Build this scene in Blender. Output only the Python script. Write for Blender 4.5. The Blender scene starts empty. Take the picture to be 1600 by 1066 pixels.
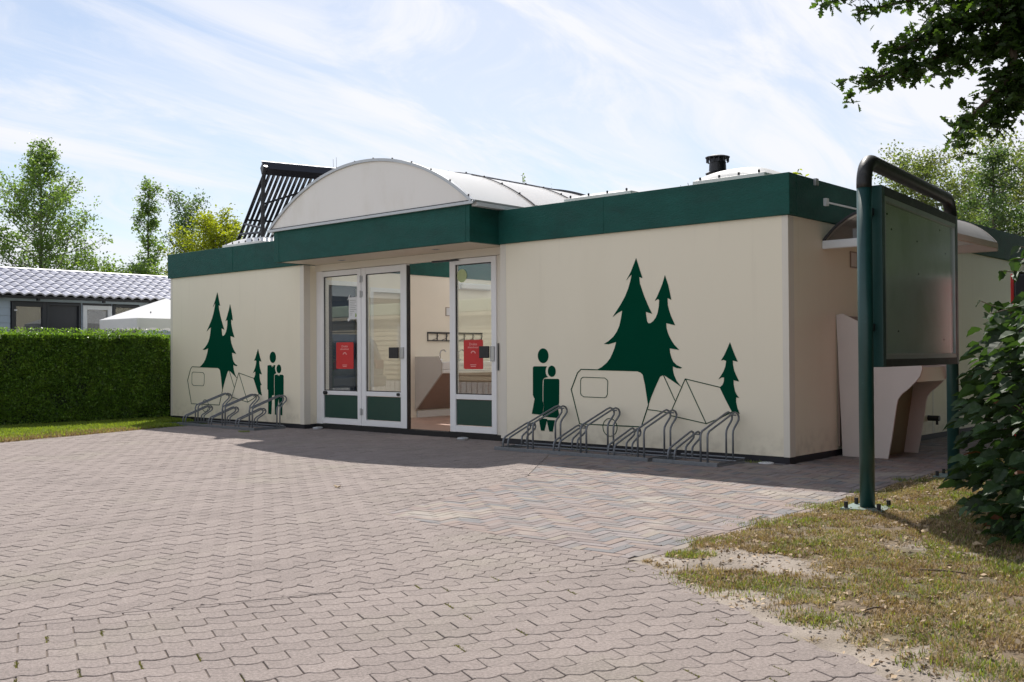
import bpy, math, random
import numpy as np
from mathutils import Vector, Matrix
random.seed(7); RNG = np.random.default_rng(7)
R = math.radians
scene = bpy.context.scene
COL = scene.collection

# ------------------------------------------------------------------ camera
cam_d = bpy.data.cameras.new('camera'); cam = bpy.data.objects.new('camera', cam_d); COL.objects.link(cam)
cam_d.sensor_width = 36; cam_d.lens = 35.95; cam_d.clip_start = 0.05; cam_d.clip_end = 2000
CAMLOC = Vector((4.749, -9.403, 1.1)); YAW, PITCH, ROLL = 0.7323, 0.0135, -0.0057
F_ = Vector((-math.sin(YAW)*math.cos(PITCH), math.cos(YAW)*math.cos(PITCH), math.sin(PITCH)))
R_ = Vector((math.cos(YAW), math.sin(YAW), 0)); U_ = R_.cross(F_)
R2 = R_*math.cos(ROLL) + U_*math.sin(ROLL); U2 = -R_*math.sin(ROLL) + U_*math.cos(ROLL)
m4 = Matrix((R2, U2, -F_)).transposed().to_4x4(); m4.translation = CAMLOC
cam.matrix_world = m4
scene.camera = cam

# ------------------------------------------------------------------ world, sun, exposure
SUN_EL, SUN_AZ = R(51.6), R(-45)       # azimuth from +Y towards +X
world = bpy.data.worlds.new('World'); scene.world = world; world.use_nodes = True
nt = world.node_tree; nt.nodes.clear()
def wn(t, **k):
    n = nt.nodes.new(t)
    for a, b in k.items(): setattr(n, a, b)
    return n
wo = wn('ShaderNodeOutputWorld'); bg = wn('ShaderNodeBackground'); bg.inputs['Strength'].default_value = 0.112
sky = wn('ShaderNodeTexSky', sky_type='NISHITA', sun_disc=False, sun_elevation=SUN_EL, sun_rotation=SUN_AZ,
         air_density=1.0, dust_density=0.6, ozone_density=1.6)
tc = wn('ShaderNodeTexCoord'); sep = wn('ShaderNodeSeparateXYZ'); nt.links.new(tc.outputs['Generated'], sep.inputs[0])
def wm(op, a, b=None):
    n = wn('ShaderNodeMath', operation=op)
    for i, v in enumerate((a, b)):
        if v is None: continue
        if isinstance(v, (int, float)): n.inputs[i].default_value = v
        else: nt.links.new(v, n.inputs[i])
    return n.outputs[0]
den = wm('ADD', wm('MAXIMUM', sep.outputs[2], 0.0), 0.22)
comb = wn('ShaderNodeCombineXYZ')
nt.links.new(wm('DIVIDE', sep.outputs[0], den), comb.inputs[0]); nt.links.new(wm('DIVIDE', sep.outputs[1], den), comb.inputs[1])
def cloud(rot, scl, nscale, detail, dist, lo, hi):
    mp = wn('ShaderNodeMapping'); mp.inputs['Rotation'].default_value = (0, 0, R(rot)); mp.inputs['Scale'].default_value = scl
    nt.links.new(comb.outputs[0], mp.inputs[0])
    n = wn('ShaderNodeTexNoise'); n.inputs['Scale'].default_value = nscale; n.inputs['Detail'].default_value = detail
    n.inputs['Roughness'].default_value = .62; n.inputs['Distortion'].default_value = dist
    nt.links.new(mp.outputs[0], n.inputs['Vector'])
    mr = wn('ShaderNodeMapRange'); mr.interpolation_type = 'SMOOTHSTEP'
    mr.inputs['From Min'].default_value = lo; mr.inputs['From Max'].default_value = hi
    nt.links.new(n.outputs[0], mr.inputs[0]); return mr.outputs[0]
c1 = cloud(38, (1.0, 0.20, 1), 1.3, 10, .7, .40, .62)
c2 = cloud(28, (1.3, 0.55, 1), 2.6, 10, 1.0, .40, .66)
c3 = cloud(35, (.6, .5, 1), .9, 3, .2, .30, .66)
cm = wm('MAXIMUM', wm('MULTIPLY', c1, .72), wm('MULTIPLY', c2, .50)); cm = wm('ADD', cm, wm('MULTIPLY', c3, .42)); cm = wm('MINIMUM', wm('ADD', cm, .12), .97)
hi = wn('ShaderNodeMapRange'); hi.interpolation_type = 'SMOOTHSTEP'; hi.inputs[1].default_value = .38; hi.inputs[2].default_value = .85; hi.inputs[3].default_value = 1; hi.inputs[4].default_value = .45
nt.links.new(sep.outputs[2], hi.inputs[0]); cm = wm('MULTIPLY', cm, hi.outputs[0])
mix = wn('ShaderNodeMix', data_type='RGBA'); nt.links.new(cm, mix.inputs[0])
SKY_GAIN = 1.0
nt.links.new(sky.outputs[0], mix.inputs[6]); dsun = wn('ShaderNodeVectorMath', operation='DOT_PRODUCT'); nt.links.new(tc.outputs['Generated'], dsun.inputs[0])
dsun.inputs[1].default_value = (math.sin(SUN_AZ)*math.cos(SUN_EL), math.cos(SUN_AZ)*math.cos(SUN_EL), math.sin(SUN_EL))
ccol = wn('ShaderNodeMix', data_type='RGBA'); mrs = wn('ShaderNodeMapRange'); mrs.inputs[1].default_value = -.6; mrs.inputs[2].default_value = .75
nt.links.new(dsun.outputs['Value'], mrs.inputs[0]); nt.links.new(mrs.outputs[0], ccol.inputs[0])
ccol.inputs[6].default_value = (7.2, 7.3, 7.7, 1); ccol.inputs[7].default_value = (7.6, 7.7, 8.2, 1); nt.links.new(ccol.outputs[2], mix.inputs[7])
nt.links.new(mix.outputs[2], bg.inputs[0]); nt.links.new(bg.outputs[0], wo.inputs[0])

sun_d = bpy.data.lights.new('sun', 'SUN'); sun_d.energy = 5.0; sun_d.angle = R(0.6); sun_d.color = (1, .95, .88)
sun = bpy.data.objects.new('sun', sun_d); COL.objects.link(sun)
SV = Vector((math.sin(SUN_AZ)*math.cos(SUN_EL), math.cos(SUN_AZ)*math.cos(SUN_EL), math.sin(SUN_EL)))
sun.rotation_euler = SV.to_track_quat('Z', 'Y').to_euler(); sun.location = SV*30
vs = scene.view_settings; vs.view_transform = 'Standard'; vs.look = 'None'; vs.exposure = 0.16; vs.gamma = 1; vs.use_curve_mapping = False
scene.cycles.max_bounces = 10; scene.cycles.transparent_max_bounces = 16; scene.cycles.use_denoising = True

# ------------------------------------------------------------------ materials
MATS = {}
def mat(name, col, rough=.6, var=.12, vscale=6, metal=0, bump=0, bscale=60, col2=None, c2scale=2.5, c2lo=.5, c2hi=.7,
        rnd=0, spec=.5, trans=0, stretch=None, coat=0, speck=0, speckscale=300):
    m = bpy.data.materials.new(name); m.use_nodes = True; t = m.node_tree; N = t.nodes; L = t.links
    b = N['Principled BSDF']; b.inputs['Roughness'].default_value = rough; b.inputs['Metallic'].default_value = metal
    b.inputs['Specular IOR Level'].default_value = spec
    if coat: b.inputs['Coat Weight'].default_value = coat; b.inputs['Coat Roughness'].default_value = .15
    geo = N.new('ShaderNodeNewGeometry'); pos = geo.outputs['Position']
    if stretch:
        mp = N.new('ShaderNodeMapping'); mp.inputs['Scale'].default_value = stretch; L.new(pos, mp.inputs[0]); pos = mp.outputs[0]
    def noise(s, d=5, r=.6):
        n = N.new('ShaderNodeTexNoise'); n.inputs['Scale'].default_value = s; n.inputs['Detail'].default_value = d
        n.inputs['Roughness'].default_value = r; L.new(pos, n.inputs['Vector']); return n.outputs[0]
    cur = None
    rgb = N.new('ShaderNodeRGB'); rgb.outputs[0].default_value = (*col, 1); cur = rgb.outputs[0]
    if col2 is not None:
        mr = N.new('ShaderNodeMapRange'); mr.interpolation_type = 'SMOOTHSTEP'; mr.inputs[1].default_value = c2lo; mr.inputs[2].default_value = c2hi
        L.new(noise(c2scale, 6), mr.inputs[0]); mx = N.new('ShaderNodeMix'); mx.data_type = 'RGBA'
        L.new(mr.outputs[0], mx.inputs[0]); L.new(cur, mx.inputs[6]); mx.inputs[7].default_value = (*col2, 1); cur = mx.outputs[2]
    def scale_by(fac, lo, hi, cur):
        mr = N.new('ShaderNodeMapRange'); mr.inputs[3].default_value = lo; mr.inputs[4].default_value = hi
        L.new(fac, mr.inputs[0]); v = N.new('ShaderNodeVectorMath'); v.operation = 'SCALE'
        L.new(cur, v.inputs[0]); L.new(mr.outputs[0], v.inputs['Scale']); return v.outputs[0]
    if var: cur = scale_by(noise(vscale), 1-2*var, 1+2*var, cur)
    if speck: cur = scale_by(noise(speckscale, 2, .8), 1-2*speck, 1+2*speck, cur)
    if rnd:
        oi = N.new('ShaderNodeObjectInfo'); ad = N.new('ShaderNodeMath'); ad.operation = 'ADD'
        L.new(geo.outputs['Random Per Island'], ad.inputs[0]); L.new(oi.outputs['Random'], ad.inputs[1])
        fr = N.new('ShaderNodeMath'); fr.operation = 'FRACT'; L.new(ad.outputs[0], fr.inputs[0])
        cur = scale_by(fr.outputs[0], 1-rnd, 1+rnd, cur)
    L.new(cur, b.inputs['Base Color'])
    if bump:
        bp = N.new('ShaderNodeBump'); bp.inputs['Strength'].default_value = bump; bp.inputs['Distance'].default_value = .01
        L.new(noise(bscale, 4, .65), bp.inputs['Height']); L.new(bp.outputs[0], b.inputs['Normal'])
    if trans:
        tr = N.new('ShaderNodeBsdfTranslucent'); sc = N.new('ShaderNodeVectorMath'); sc.operation = 'MULTIPLY'
        L.new(cur, sc.inputs[0]); sc.inputs[1].default_value = (2.6, 2.6, 1.0) if trans < .7 else (1, 1, 1)
        L.new(sc.outputs[0], tr.inputs[0]); ms = N.new('ShaderNodeMixShader'); ms.inputs[0].default_value = trans if trans < .7 else trans-.68
        L.new(b.outputs[0], ms.inputs[1]); L.new(tr.outputs[0], ms.inputs[2]); L.new(ms.outputs[0], N['Material Output'].inputs[0])
    MATS[name] = m; return m
def glass(name, tint=(.93, .96, .94), base=.05, rough=.004):
    m = bpy.data.materials.new(name); m.use_nodes = True; t = m.node_tree; N = t.nodes; L = t.links
    N.remove(N['Principled BSDF'])
    tr = N.new('ShaderNodeBsdfTransparent'); tr.inputs[0].default_value = (*tint, 1)
    gl = N.new('ShaderNodeBsdfGlossy'); gl.inputs['Roughness'].default_value = rough; gl.inputs[0].default_value = (1, 1, 1, 1)
    lw = N.new('ShaderNodeLayerWeight'); lw.inputs[0].default_value = .5; pw = N.new('ShaderNodeMath'); pw.operation = 'POWER'; pw.inputs[1].default_value = 5
    L.new(lw.outputs['Facing'], pw.inputs[0]); mu = N.new('ShaderNodeMath'); mu.operation = 'MULTIPLY_ADD'; mu.inputs[1].default_value = .9; mu.inputs[2].default_value = base; mu.use_clamp = True
    L.new(pw.outputs[0], mu.inputs[0]); ms = N.new('ShaderNodeMixShader'); L.new(mu.outputs[0], ms.inputs[0])
    L.new(tr.outputs[0], ms.inputs[1]); L.new(gl.outputs[0], ms.inputs[2]); L.new(ms.outputs[0], N['Material Output'].inputs[0])
    MATS[name] = m; return m

CREAM = mat('cream_panel', (.88, .805, .64), .42, .012, 1.0, col2=(.845, .77, .605), c2scale=1.1, c2lo=.45, c2hi=.85, stretch=(1, 1, .35), bump=.04, bscale=14)
TRIM = mat('cream_trim', (.76, .71, .62), .4, .03, 3)
GREEN = mat('green_roofing', (.009, .086, .070), .6, .20, 2.6, speck=.10, speckscale=45, bump=.9, bscale=26, stretch=(1, 1, 2.2), col2=(.013, .076, .064), c2scale=1.2, spec=.28)
DKGREEN = mat('green_door_panel', (.010, .055, .042), .35, .04, 3)
MURAL = mat('mural_green', (.0, .056, .030), .7, .04, 4, spec=.03)
WHITE = mat('white_frame', (.86, .86, .87), .32, .03, 4)
PLINTH = mat('dark_plinth', (.018, .018, .024), .6, .2, 6, col2=(.06, .05, .045), c2scale=5, c2lo=.58, c2hi=.8)
SOFFIT = mat('soffit_board', (.74, .66, .53), .45, .03, 2)
BARREL = mat('milky_polycarbonate', (.96, .96, .95), .3, .02, 2.0, trans=1.0, col2=(.84, .83, .80), c2scale=2.2, c2lo=.6, c2hi=.85)
BARREL_END = mat('off_white_end_panel', (.88, .845, .80), .45, .02, 1.2, col2=(.82, .78, .72), c2scale=2, stretch=(1, 1, .4))
ALU = mat('aluminium', (.50, .51, .52), .38, .06, 8, metal=.6)
STEEL = mat('galvanised_steel', (.20, .215, .235), .5, .16, 30, metal=.45, bump=.1, bscale=120)
BLACK = mat('black_metal', (.014, .014, .018), .42, .1, 8)
DARKMET = mat('dark_grey_metal', (.045, .047, .055), .45, .1, 8, metal=.3)
TUBE = mat('collector_tube', (.02, .02, .03), .12, .05, 8, coat=.6)
POST = mat('post_green_paint', (.011, .055, .052), .38, .15, 7, col2=(.03, .09, .08), c2scale=11, c2lo=.62, c2hi=.8, bump=.05, bscale=50)
POSTTOP = mat('weathered_black_paint', (.022, .022, .022), .5, .25, 12, col2=(.05, .05, .045), c2scale=20, bump=.15, bscale=60)
BOARD = mat('notice_board_back', (.86, .85, .83), .5, .05, 2.4, col2=(.74, .75, .70), c2scale=2)
GLASS = glass('door_glass', base=.07)
BACKGLASS = glass('board_glass', base=.0, rough=.22)
RED = mat('red_poster', (.62, .025, .025), .5, .04, 8)
PINKINK = mat('pale_pink_ink', (.85, .45, .42), .5, 0)
PAPER = mat('white_paper', (.72, .73, .74), .6, .03, 5)
INK = mat('grey_ink', (.33, .35, .34), .6, 0)
LEAFINK = mat('green_ink', (.25, .38, .08), .6, 0)
STICK = mat('sticker_green', (.48, .56, .28), .5, .08, 20)
INTW = mat('interior_wall_paint', (.88, .81, .69), .5, .03, 1.5)
INTWHITE = mat('interior_white', (.78, .77, .76), .3, .02, 3)
INTFLOOR = mat('reddish_floor', (.46, .29, .23), .35, .12, 5)
BROWN = mat('brown_laminate', (.32, .235, .195), .45, .06, 3, stretch=(4, 1, 1))
GREIGE = mat('greige_laminate', (.66, .61, .57), .42, .04, 2.5)
TAUPE = mat('taupe_laminate', (.68, .61, .57), .45, .04, 2.5)
CHROME = mat('chrome', (.6, .6, .62), .12, 0, metal=1)
RUBBER = mat('black_rubber', (.012, .012, .012), .7, .1)
SIDING = mat('blue_grey_siding', (.40, .48, .56), .5, .05, 3)
TILE = mat('grey_roof_tile', (.47, .47, .53), .42, .12, 14, rnd=.10, spec=.6)
DARKWIN = mat('anthracite_frame', (.028, .032, .042), .4, .05)
CURTAIN = mat('net_curtain', (.80, .82, .86), .8, .1, 12, stretch=(1, 6, .3))
DRAPE = mat('grey_drape', (.32, .35, .42), .8, .15, 10, stretch=(1, 6, .3))
PVCWHITE = mat('white_pvc', (.74, .76, .78), .35, .02)
FILLSHEET = mat('fill_light_sheet', (.96, .96, .95), .3, .02, 2.0, trans=1.32)
CANVAS = mat('white_canvas', (.86, .86, .86), .75, .03, 3, trans=.95)
BEIGESIDE = mat('beige_siding', (.62, .55, .40), .5, .05, 3)
MINT = mat('mint_trim', (.50, .60, .46), .45, .05, 3)
DKBLUE = mat('dark_blue_cladding', (.03, .055, .10), .5, .06, 3)
SILVER = mat('silver_car_paint', (.34, .36, .38), .3, .02, metal=.5, coat=.6)
TAIL = mat('tail_light_red', (.35, .01, .015), .15, 0, coat=1)
TYRE = mat('tyre_rubber', (.015, .015, .015), .8, .1)
REDPAINT = mat('red_paint', (.62, .02, .02), .3, .05, coat=.4)
PAVER = mat('concrete_paver', (.285, .240, .221), .9, .07, 1.4, rnd=.07, speck=.34, speckscale=75, bump=.6, bscale=200, spec=.3, col2=(.285, .25, .215), c2scale=.8, c2lo=.5, c2hi=.75)
FBED = mat('front_jointing_sand', (.15, .12, .10), .95, .2, 6, col2=(.14, .14, .06), c2scale=3.2, c2lo=.60, c2hi=.72, speck=.2, speckscale=200)
BED = mat('jointing_sand', (.095, .075, .063), .95, .2, 6, col2=(.13, .145, .05), c2scale=3.2, c2lo=.60, c2hi=.72, speck=.2, speckscale=200)
SOIL = None
BARK = mat('bark', (.13, .11, .09), .85, .3, 14, bump=.5, bscale=40)
BIRCHBARK = mat('grey_bark', (.25, .23, .20), .8, .3, 14)
TWIG = mat('twig', (.10, .07, .045), .8, .2, 14)
def leafmat(n, c, tr=.38, rnd=.35, rough=.5, col2=None, c2scale=1.6):
    return mat(n, c, rough, .12, 1.2, rnd=rnd, trans=tr, col2=col2, c2scale=c2scale, c2lo=.45, c2hi=.65, spec=.4)
POPLEAF = leafmat('poplar_leaf', (.14, .215, .065), col2=(.10, .16, .06))
YGLEAF = leafmat('yellow_green_leaf', (.24, .27, .022), col2=(.16, .20, .03))
BIRLEAF = leafmat('birch_leaf', (.105, .14, .06), col2=(.145, .165, .06))
CONLEAF = leafmat('dark_tree_leaf', (.075, .125, .06), col2=(.11, .155, .07))
OAKLEAF = leafmat('oak_leaf', (.045, .085, .018), tr=.30, rnd=.4)
BUSHLEAF = leafmat('bush_leaf', (.032, .066, .022), tr=.22, rnd=.5, rough=.6)
REDLEAF = leafmat('young_red_leaf', (.15, .06, .03), tr=.3)
HEDGELEAF = leafmat('hedge_leaf', (.110, .195, .032), tr=.34, rnd=.65, col2=(.15, .24, .038), c2scale=4, rough=.36)
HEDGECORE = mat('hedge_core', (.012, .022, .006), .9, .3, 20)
GRASSGREEN = leafmat('green_grass_blade', (.15, .185, .045), tr=.3, rnd=.35)
GRASSDRY = leafmat('dry_grass_blade', (.30, .215, .125), tr=.12, rnd=.5, rough=.85, col2=(.38, .30, .17), c2scale=2.2)
DRYLEAF = mat('dead_leaf', (.45, .33, .2), .8, .2, 30)

# weathering of the cream panels: rain streaks and a splashed band above the paving
_t = CREAM.node_tree; _b = _t.nodes['Principled BSDF']; _cur = _b.inputs['Base Color'].links[0].from_socket
_g = _t.nodes.new('ShaderNodeNewGeometry'); _sp = _t.nodes.new('ShaderNodeSeparateXYZ'); _t.links.new(_g.outputs['Position'], _sp.inputs[0])
def _mr(src, a, b, c, d):
    m = _t.nodes.new('ShaderNodeMapRange'); m.interpolation_type = 'SMOOTHSTEP'; _t.links.new(src, m.inputs[0])
    for i, v in enumerate((a, b, c, d)): m.inputs[i+1].default_value = v
    return m.outputs[0]
def _ns(scale, st, det=6):
    mp = _t.nodes.new('ShaderNodeMapping'); mp.inputs['Scale'].default_value = st; _t.links.new(_g.outputs['Position'], mp.inputs[0])
    n = _t.nodes.new('ShaderNodeTexNoise'); n.inputs['Scale'].default_value = scale; n.inputs['Detail'].default_value = det; _t.links.new(mp.outputs[0], n.inputs['Vector']); return n.outputs[0]
def _mul(a, b):
    m = _t.nodes.new('ShaderNodeMath'); m.operation = 'MULTIPLY'; _t.links.new(a, m.inputs[0]); _t.links.new(b, m.inputs[1]); return m.outputs[0]
_splash = _mul(_mr(_sp.outputs[2], .07, .42, 1, 0), _mr(_ns(9, (1, 1, 1)), .38, .70, .03, .38))
_streak = _mul(_mr(_ns(7, (1, 1, .06)), .58, .76, 0, .17), _mr(_sp.outputs[2], 1.2, 2.48, .1, 1))
_mx = _t.nodes.new('ShaderNodeMath'); _mx.operation = 'MAXIMUM'; _t.links.new(_splash, _mx.inputs[0]); _t.links.new(_streak, _mx.inputs[1])
_mc = _t.nodes.new('ShaderNodeMix'); _mc.data_type = 'RGBA'; _t.links.new(_mx.outputs[0], _mc.inputs[0]); _t.links.new(_cur, _mc.inputs[6]); _mc.inputs[7].default_value = (.46, .40, .30, 1)
_t.links.new(_mc.outputs[2], _b.inputs['Base Color'])

# bricks: several fired colours picked at random per brick, with pale sand lying in drifts
def brickmat():
    m = mat('clay_brick', (.3, .22, .18), .85, .10, 2.5, speck=.12, speckscale=260, bump=.35, bscale=160)
    t = m.node_tree; N = t.nodes; L = t.links; b = N['Principled BSDF']; rgb = next(n for n in N if n.type == 'RGB')
    geo = next(n for n in N if n.type == 'NEW_GEOMETRY'); oi = N.new('ShaderNodeObjectInfo'); ad = N.new('ShaderNodeMath'); ad.operation = 'ADD'
    L.new(geo.outputs['Random Per Island'], ad.inputs[0]); L.new(oi.outputs['Random'], ad.inputs[1]); fr = N.new('ShaderNodeMath'); fr.operation = 'FRACT'
    L.new(ad.outputs[0], fr.inputs[0]); cr = N.new('ShaderNodeValToRGB'); cr.color_ramp.interpolation = 'CONSTANT'
    cols = [(.245, .19, .172), (.25, .205, .19), (.175, .168, .172), (.265, .225, .19), (.20, .16, .15), (.245, .21, .205), (.26, .20, .175), (.205, .182, .175)]
    e = cr.color_ramp.elements
    while len(e) < len(cols): e.new(.5)
    for i, c in enumerate(cols): e[i].position = i/len(cols); e[i].color = (*c, 1)
    L.new(fr.outputs[0], cr.inputs[0])
    for lk in list(rgb.outputs[0].links): L.new(cr.outputs[0], lk.to_socket)
    cur = b.inputs['Base Color'].links[0].from_socket
    n = N.new('ShaderNodeTexNoise'); n.inputs['Scale'].default_value = 1.3; n.inputs['Detail'].default_value = 6; L.new(geo.outputs['Position'], n.inputs['Vector'])
    mr = N.new('ShaderNodeMapRange'); mr.interpolation_type = 'SMOOTHSTEP'; mr.inputs[1].default_value = .55; mr.inputs[2].default_value = .68; mr.inputs[4].default_value = .75
    L.new(n.outputs[0], mr.inputs[0]); mx = N.new('ShaderNodeMix'); mx.data_type = 'RGBA'; L.new(mr.outputs[0], mx.inputs[0]); L.new(cur, mx.inputs[6])
    mx.inputs[7].default_value = (.345, .305, .26, 1); L.new(mx.outputs[2], b.inputs['Base Color']); return m
BRICK = brickmat()
BRICKBED = mat('sandy_joint', (.14, .115, .09), .95, .2, 6, speck=.2, speckscale=200)

# ------------------------------------------------------------------ object helpers
ORG = {}
def tag(o, label=None, cat=None, group=None, kind=None):
    if label: o['label'] = label
    if cat: o['category'] = cat
    if group: o['group'] = group
    if kind: o['kind'] = kind
    return o
def thing(name, loc, label, cat, group=None, kind=None, rz=0):
    o = bpy.data.objects.new(name, None); o.empty_display_size = .2; COL.objects.link(o); o.location = loc; o.rotation_euler = (0, 0, rz)
    ORG[o] = Vector(loc); return tag(o, label, cat, group, kind)
def link(name, me, mats, parent=None, org=None, smooth=False, kind=None):
    """mesh given in world coordinates; moved to its own origin and parented"""
    for m in (mats if isinstance(mats, (list, tuple)) else [mats]): me.materials.append(m)
    if smooth: me.polygons.foreach_set('use_smooth', [True]*len(me.polygons))
    o = bpy.data.objects.new(name, me); COL.objects.link(o)
    if org is None:
        n = len(me.vertices); a = np.empty(n*3); me.vertices.foreach_get('co', a); a = a.reshape(-1, 3)
        lo, hi = a.min(0), a.max(0); org = Vector(((lo[0]+hi[0])/2, (lo[1]+hi[1])/2, lo[2]))
    me.transform(Matrix.Translation(-org)); ORG[o] = Vector(org)
    if parent is not None:
        o.parent = parent; o.location = org - ORG[parent]
    else: o.location = org
    if kind: o['kind'] = kind
    return o
class MB:
    def __init__(s): s.v = []; s.f = []
    def add(s, v, f):
        k = len(s.v); s.v += [tuple(p) for p in v]; s.f += [tuple(i+k for i in q) for q in f]; return s
    def box(s, x0, x1, y0, y1, z0, z1):
        v = [(x0, y0, z0), (x1, y0, z0), (x1, y1, z0), (x0, y1, z0), (x0, y0, z1), (x1, y0, z1), (x1, y1, z1), (x0, y1, z1)]
        return s.add(v, [(0, 3, 2, 1), (4, 5, 6, 7), (0, 1, 5, 4), (1, 2, 6, 5), (2, 3, 7, 6), (3, 0, 4, 7)])
    def prism(s, poly, d, u, w, c0, c1):
        """poly: list of (a, b) placed at a*u + b*w, extruded along d from c0 to c1"""
        d, u, w = Vector(d), Vector(u), Vector(w); n = len(poly)
        v = [u*a + w*b + d*c0 for a, b in poly] + [u*a + w*b + d*c1 for a, b in poly]
        f = [tuple(range(n-1, -1, -1)), tuple(range(n, 2*n))] + [(i, (i+1) % n, n+(i+1) % n, n+i) for i in range(n)]
        return s.add(v, f)
    def tube(s, pts, r, seg=8, cap=True, r2=None):
        pts = [Vector(p) for p in pts]; n = len(pts); rings = []; prev = None
        for i, p in enumerate(pts):
            t = ((pts[min(i+1, n-1)] - pts[max(i-1, 0)])).normalized()
            if prev is None:
                a = Vector((0, 0, 1)) if abs(t.z) < .9 else Vector((1, 0, 0)); nx = t.cross(a).normalized()
            else: nx = (prev - t*prev.dot(t)).normalized()
            prev = nx; ny = t.cross(nx); rr = r if r2 is None else r + (r2-r)*i/(n-1)
            rings.append([p + (nx*math.cos(2*math.pi*k/seg) + ny*math.sin(2*math.pi*k/seg))*rr for k in range(seg)])
        v = [q for g in rings for q in g]; f = []
        for i in range(n-1):
            for k in range(seg): f.append((i*seg+k, i*seg+(k+1) % seg, (i+1)*seg+(k+1) % seg, (i+1)*seg+k))
        if cap: f += [tuple(range(seg-1, -1, -1)), tuple((n-1)*seg+k for k in range(seg))]
        return s.add(v, f)
    def lathe(s, prof, c, seg=20):
        v = [(c[0]+r*math.cos(2*math.pi*k/seg), c[1]+r*math.sin(2*math.pi*k/seg), c[2]+z) for r, z in prof for k in range(seg)]; f = []
        for i in range(len(prof)-1):
            for k in range(seg): f.append((i*seg+k, i*seg+(k+1) % seg, (i+1)*seg+(k+1) % seg, (i+1)*seg+k))
        f.append(tuple(range(seg-1, -1, -1))); f.append(tuple((len(prof)-1)*seg+k for k in range(seg)))
        return s.add(v, f)
    def mesh(s, name='mesh'):
        me = bpy.data.meshes.new(name); me.from_pydata(s.v, [], s.f); me.validate(); me.update(); return me
    def build(s, name, m, parent=None, bevel=0, smooth=False, kind=None, org=None):
        o = link(name, s.mesh(name), m, parent, org, smooth, kind)
        if bevel:
            b = o.modifiers.new('bevel', 'BEVEL'); b.width = bevel; b.segments = 2; b.limit_method = 'ANGLE'; b.angle_limit = R(40)
        return o
def box(name, m, parent, x0, x1, y0, y1, z0, z1, bevel=0): return MB().box(x0, x1, y0, y1, z0, z1).build(name, m, parent, bevel)
def npmesh(name, verts, k, faces):
    """many copies of a small template: verts (n*k, 3), faces = template face list"""
    n = len(verts)//k; me = bpy.data.meshes.new(name); me.vertices.add(n*k); me.vertices.foreach_set('co', np.asarray(verts, dtype=np.float32).ravel())
    tot = sum(len(f) for f in faces); off = (np.arange(n)*k)
    loops = np.concatenate([np.array(f) for f in faces]); L = (off[:, None] + loops[None, :]).ravel()
    starts = np.cumsum([0]+[len(f) for f in faces[:-1]]); S = ((np.arange(n)*tot)[:, None] + starts[None, :]).ravel(); T = np.tile([len(f) for f in faces], n)
    me.loops.add(len(L)); me.loops.foreach_set('vertex_index', L.astype(np.int32)); me.polygons.add(len(S))
    me.polygons.foreach_set('loop_start', S.astype(np.int32)); me.polygons.foreach_set('loop_total', T.astype(np.int32)); me.update(calc_edges=True); return me
def clip(poly, a, b, c):
    """keep a*x + b*y <= c"""
    out = []
    for i in range(len(poly)):
        p, q = poly[i], poly[(i+1) % len(poly)]; dp = a*p[0]+b*p[1]-c; dq = a*q[0]+b*q[1]-c
        if dp <= 0: out.append(p)
        if (dp < 0 < dq) or (dq < 0 < dp):
            t = dp/(dp-dq); out.append((p[0]+(q[0]-p[0])*t, p[1]+(q[1]-p[1])*t))
    return out
def area(p): return .5*sum(p[i][0]*p[(i+1) % len(p)][1]-p[(i+1) % len(p)][0]*p[i][1] for i in range(len(p)))
def inside(pt, poly):
    x, y = pt; c = False
    for i in range(len(poly)):
        (x0, y0), (x1, y1) = poly[i], poly[i-1]
        if (y0 > y) != (y1 > y) and x < (x1-x0)*(y-y0)/(y1-y0)+x0: c = not c
    return c
def halfplane(p, q):
    """everything to the LEFT of p->q as (a, b, c) for clip()"""
    dx, dy = q[0]-p[0], q[1]-p[1]; a, b = dy, -dx; return a, b, a*p[0]+b*p[1]
def hsh(x, y):
    v = math.sin(x*12.9898+y*78.233)*43758.5453; return v-math.floor(v)
def vnoise(x, y):
    xi, yi = math.floor(x), math.floor(y); fx, fy = x-xi, y-yi; fx = fx*fx*(3-2*fx); fy = fy*fy*(3-2*fy)
    a, b, c, d = hsh(xi, yi), hsh(xi+1, yi), hsh(xi, yi+1), hsh(xi+1, yi+1)
    return a+(b-a)*fx+(c-a)*fy+(a-b-c+d)*fx*fy
def fbm(x, y): return .5*vnoise(x, y)+.27*vnoise(x*2.1+5, y*2.1+3)+.15*vnoise(x*4.3, y*4.3)+.08*vnoise(x*9, y*9)

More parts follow.
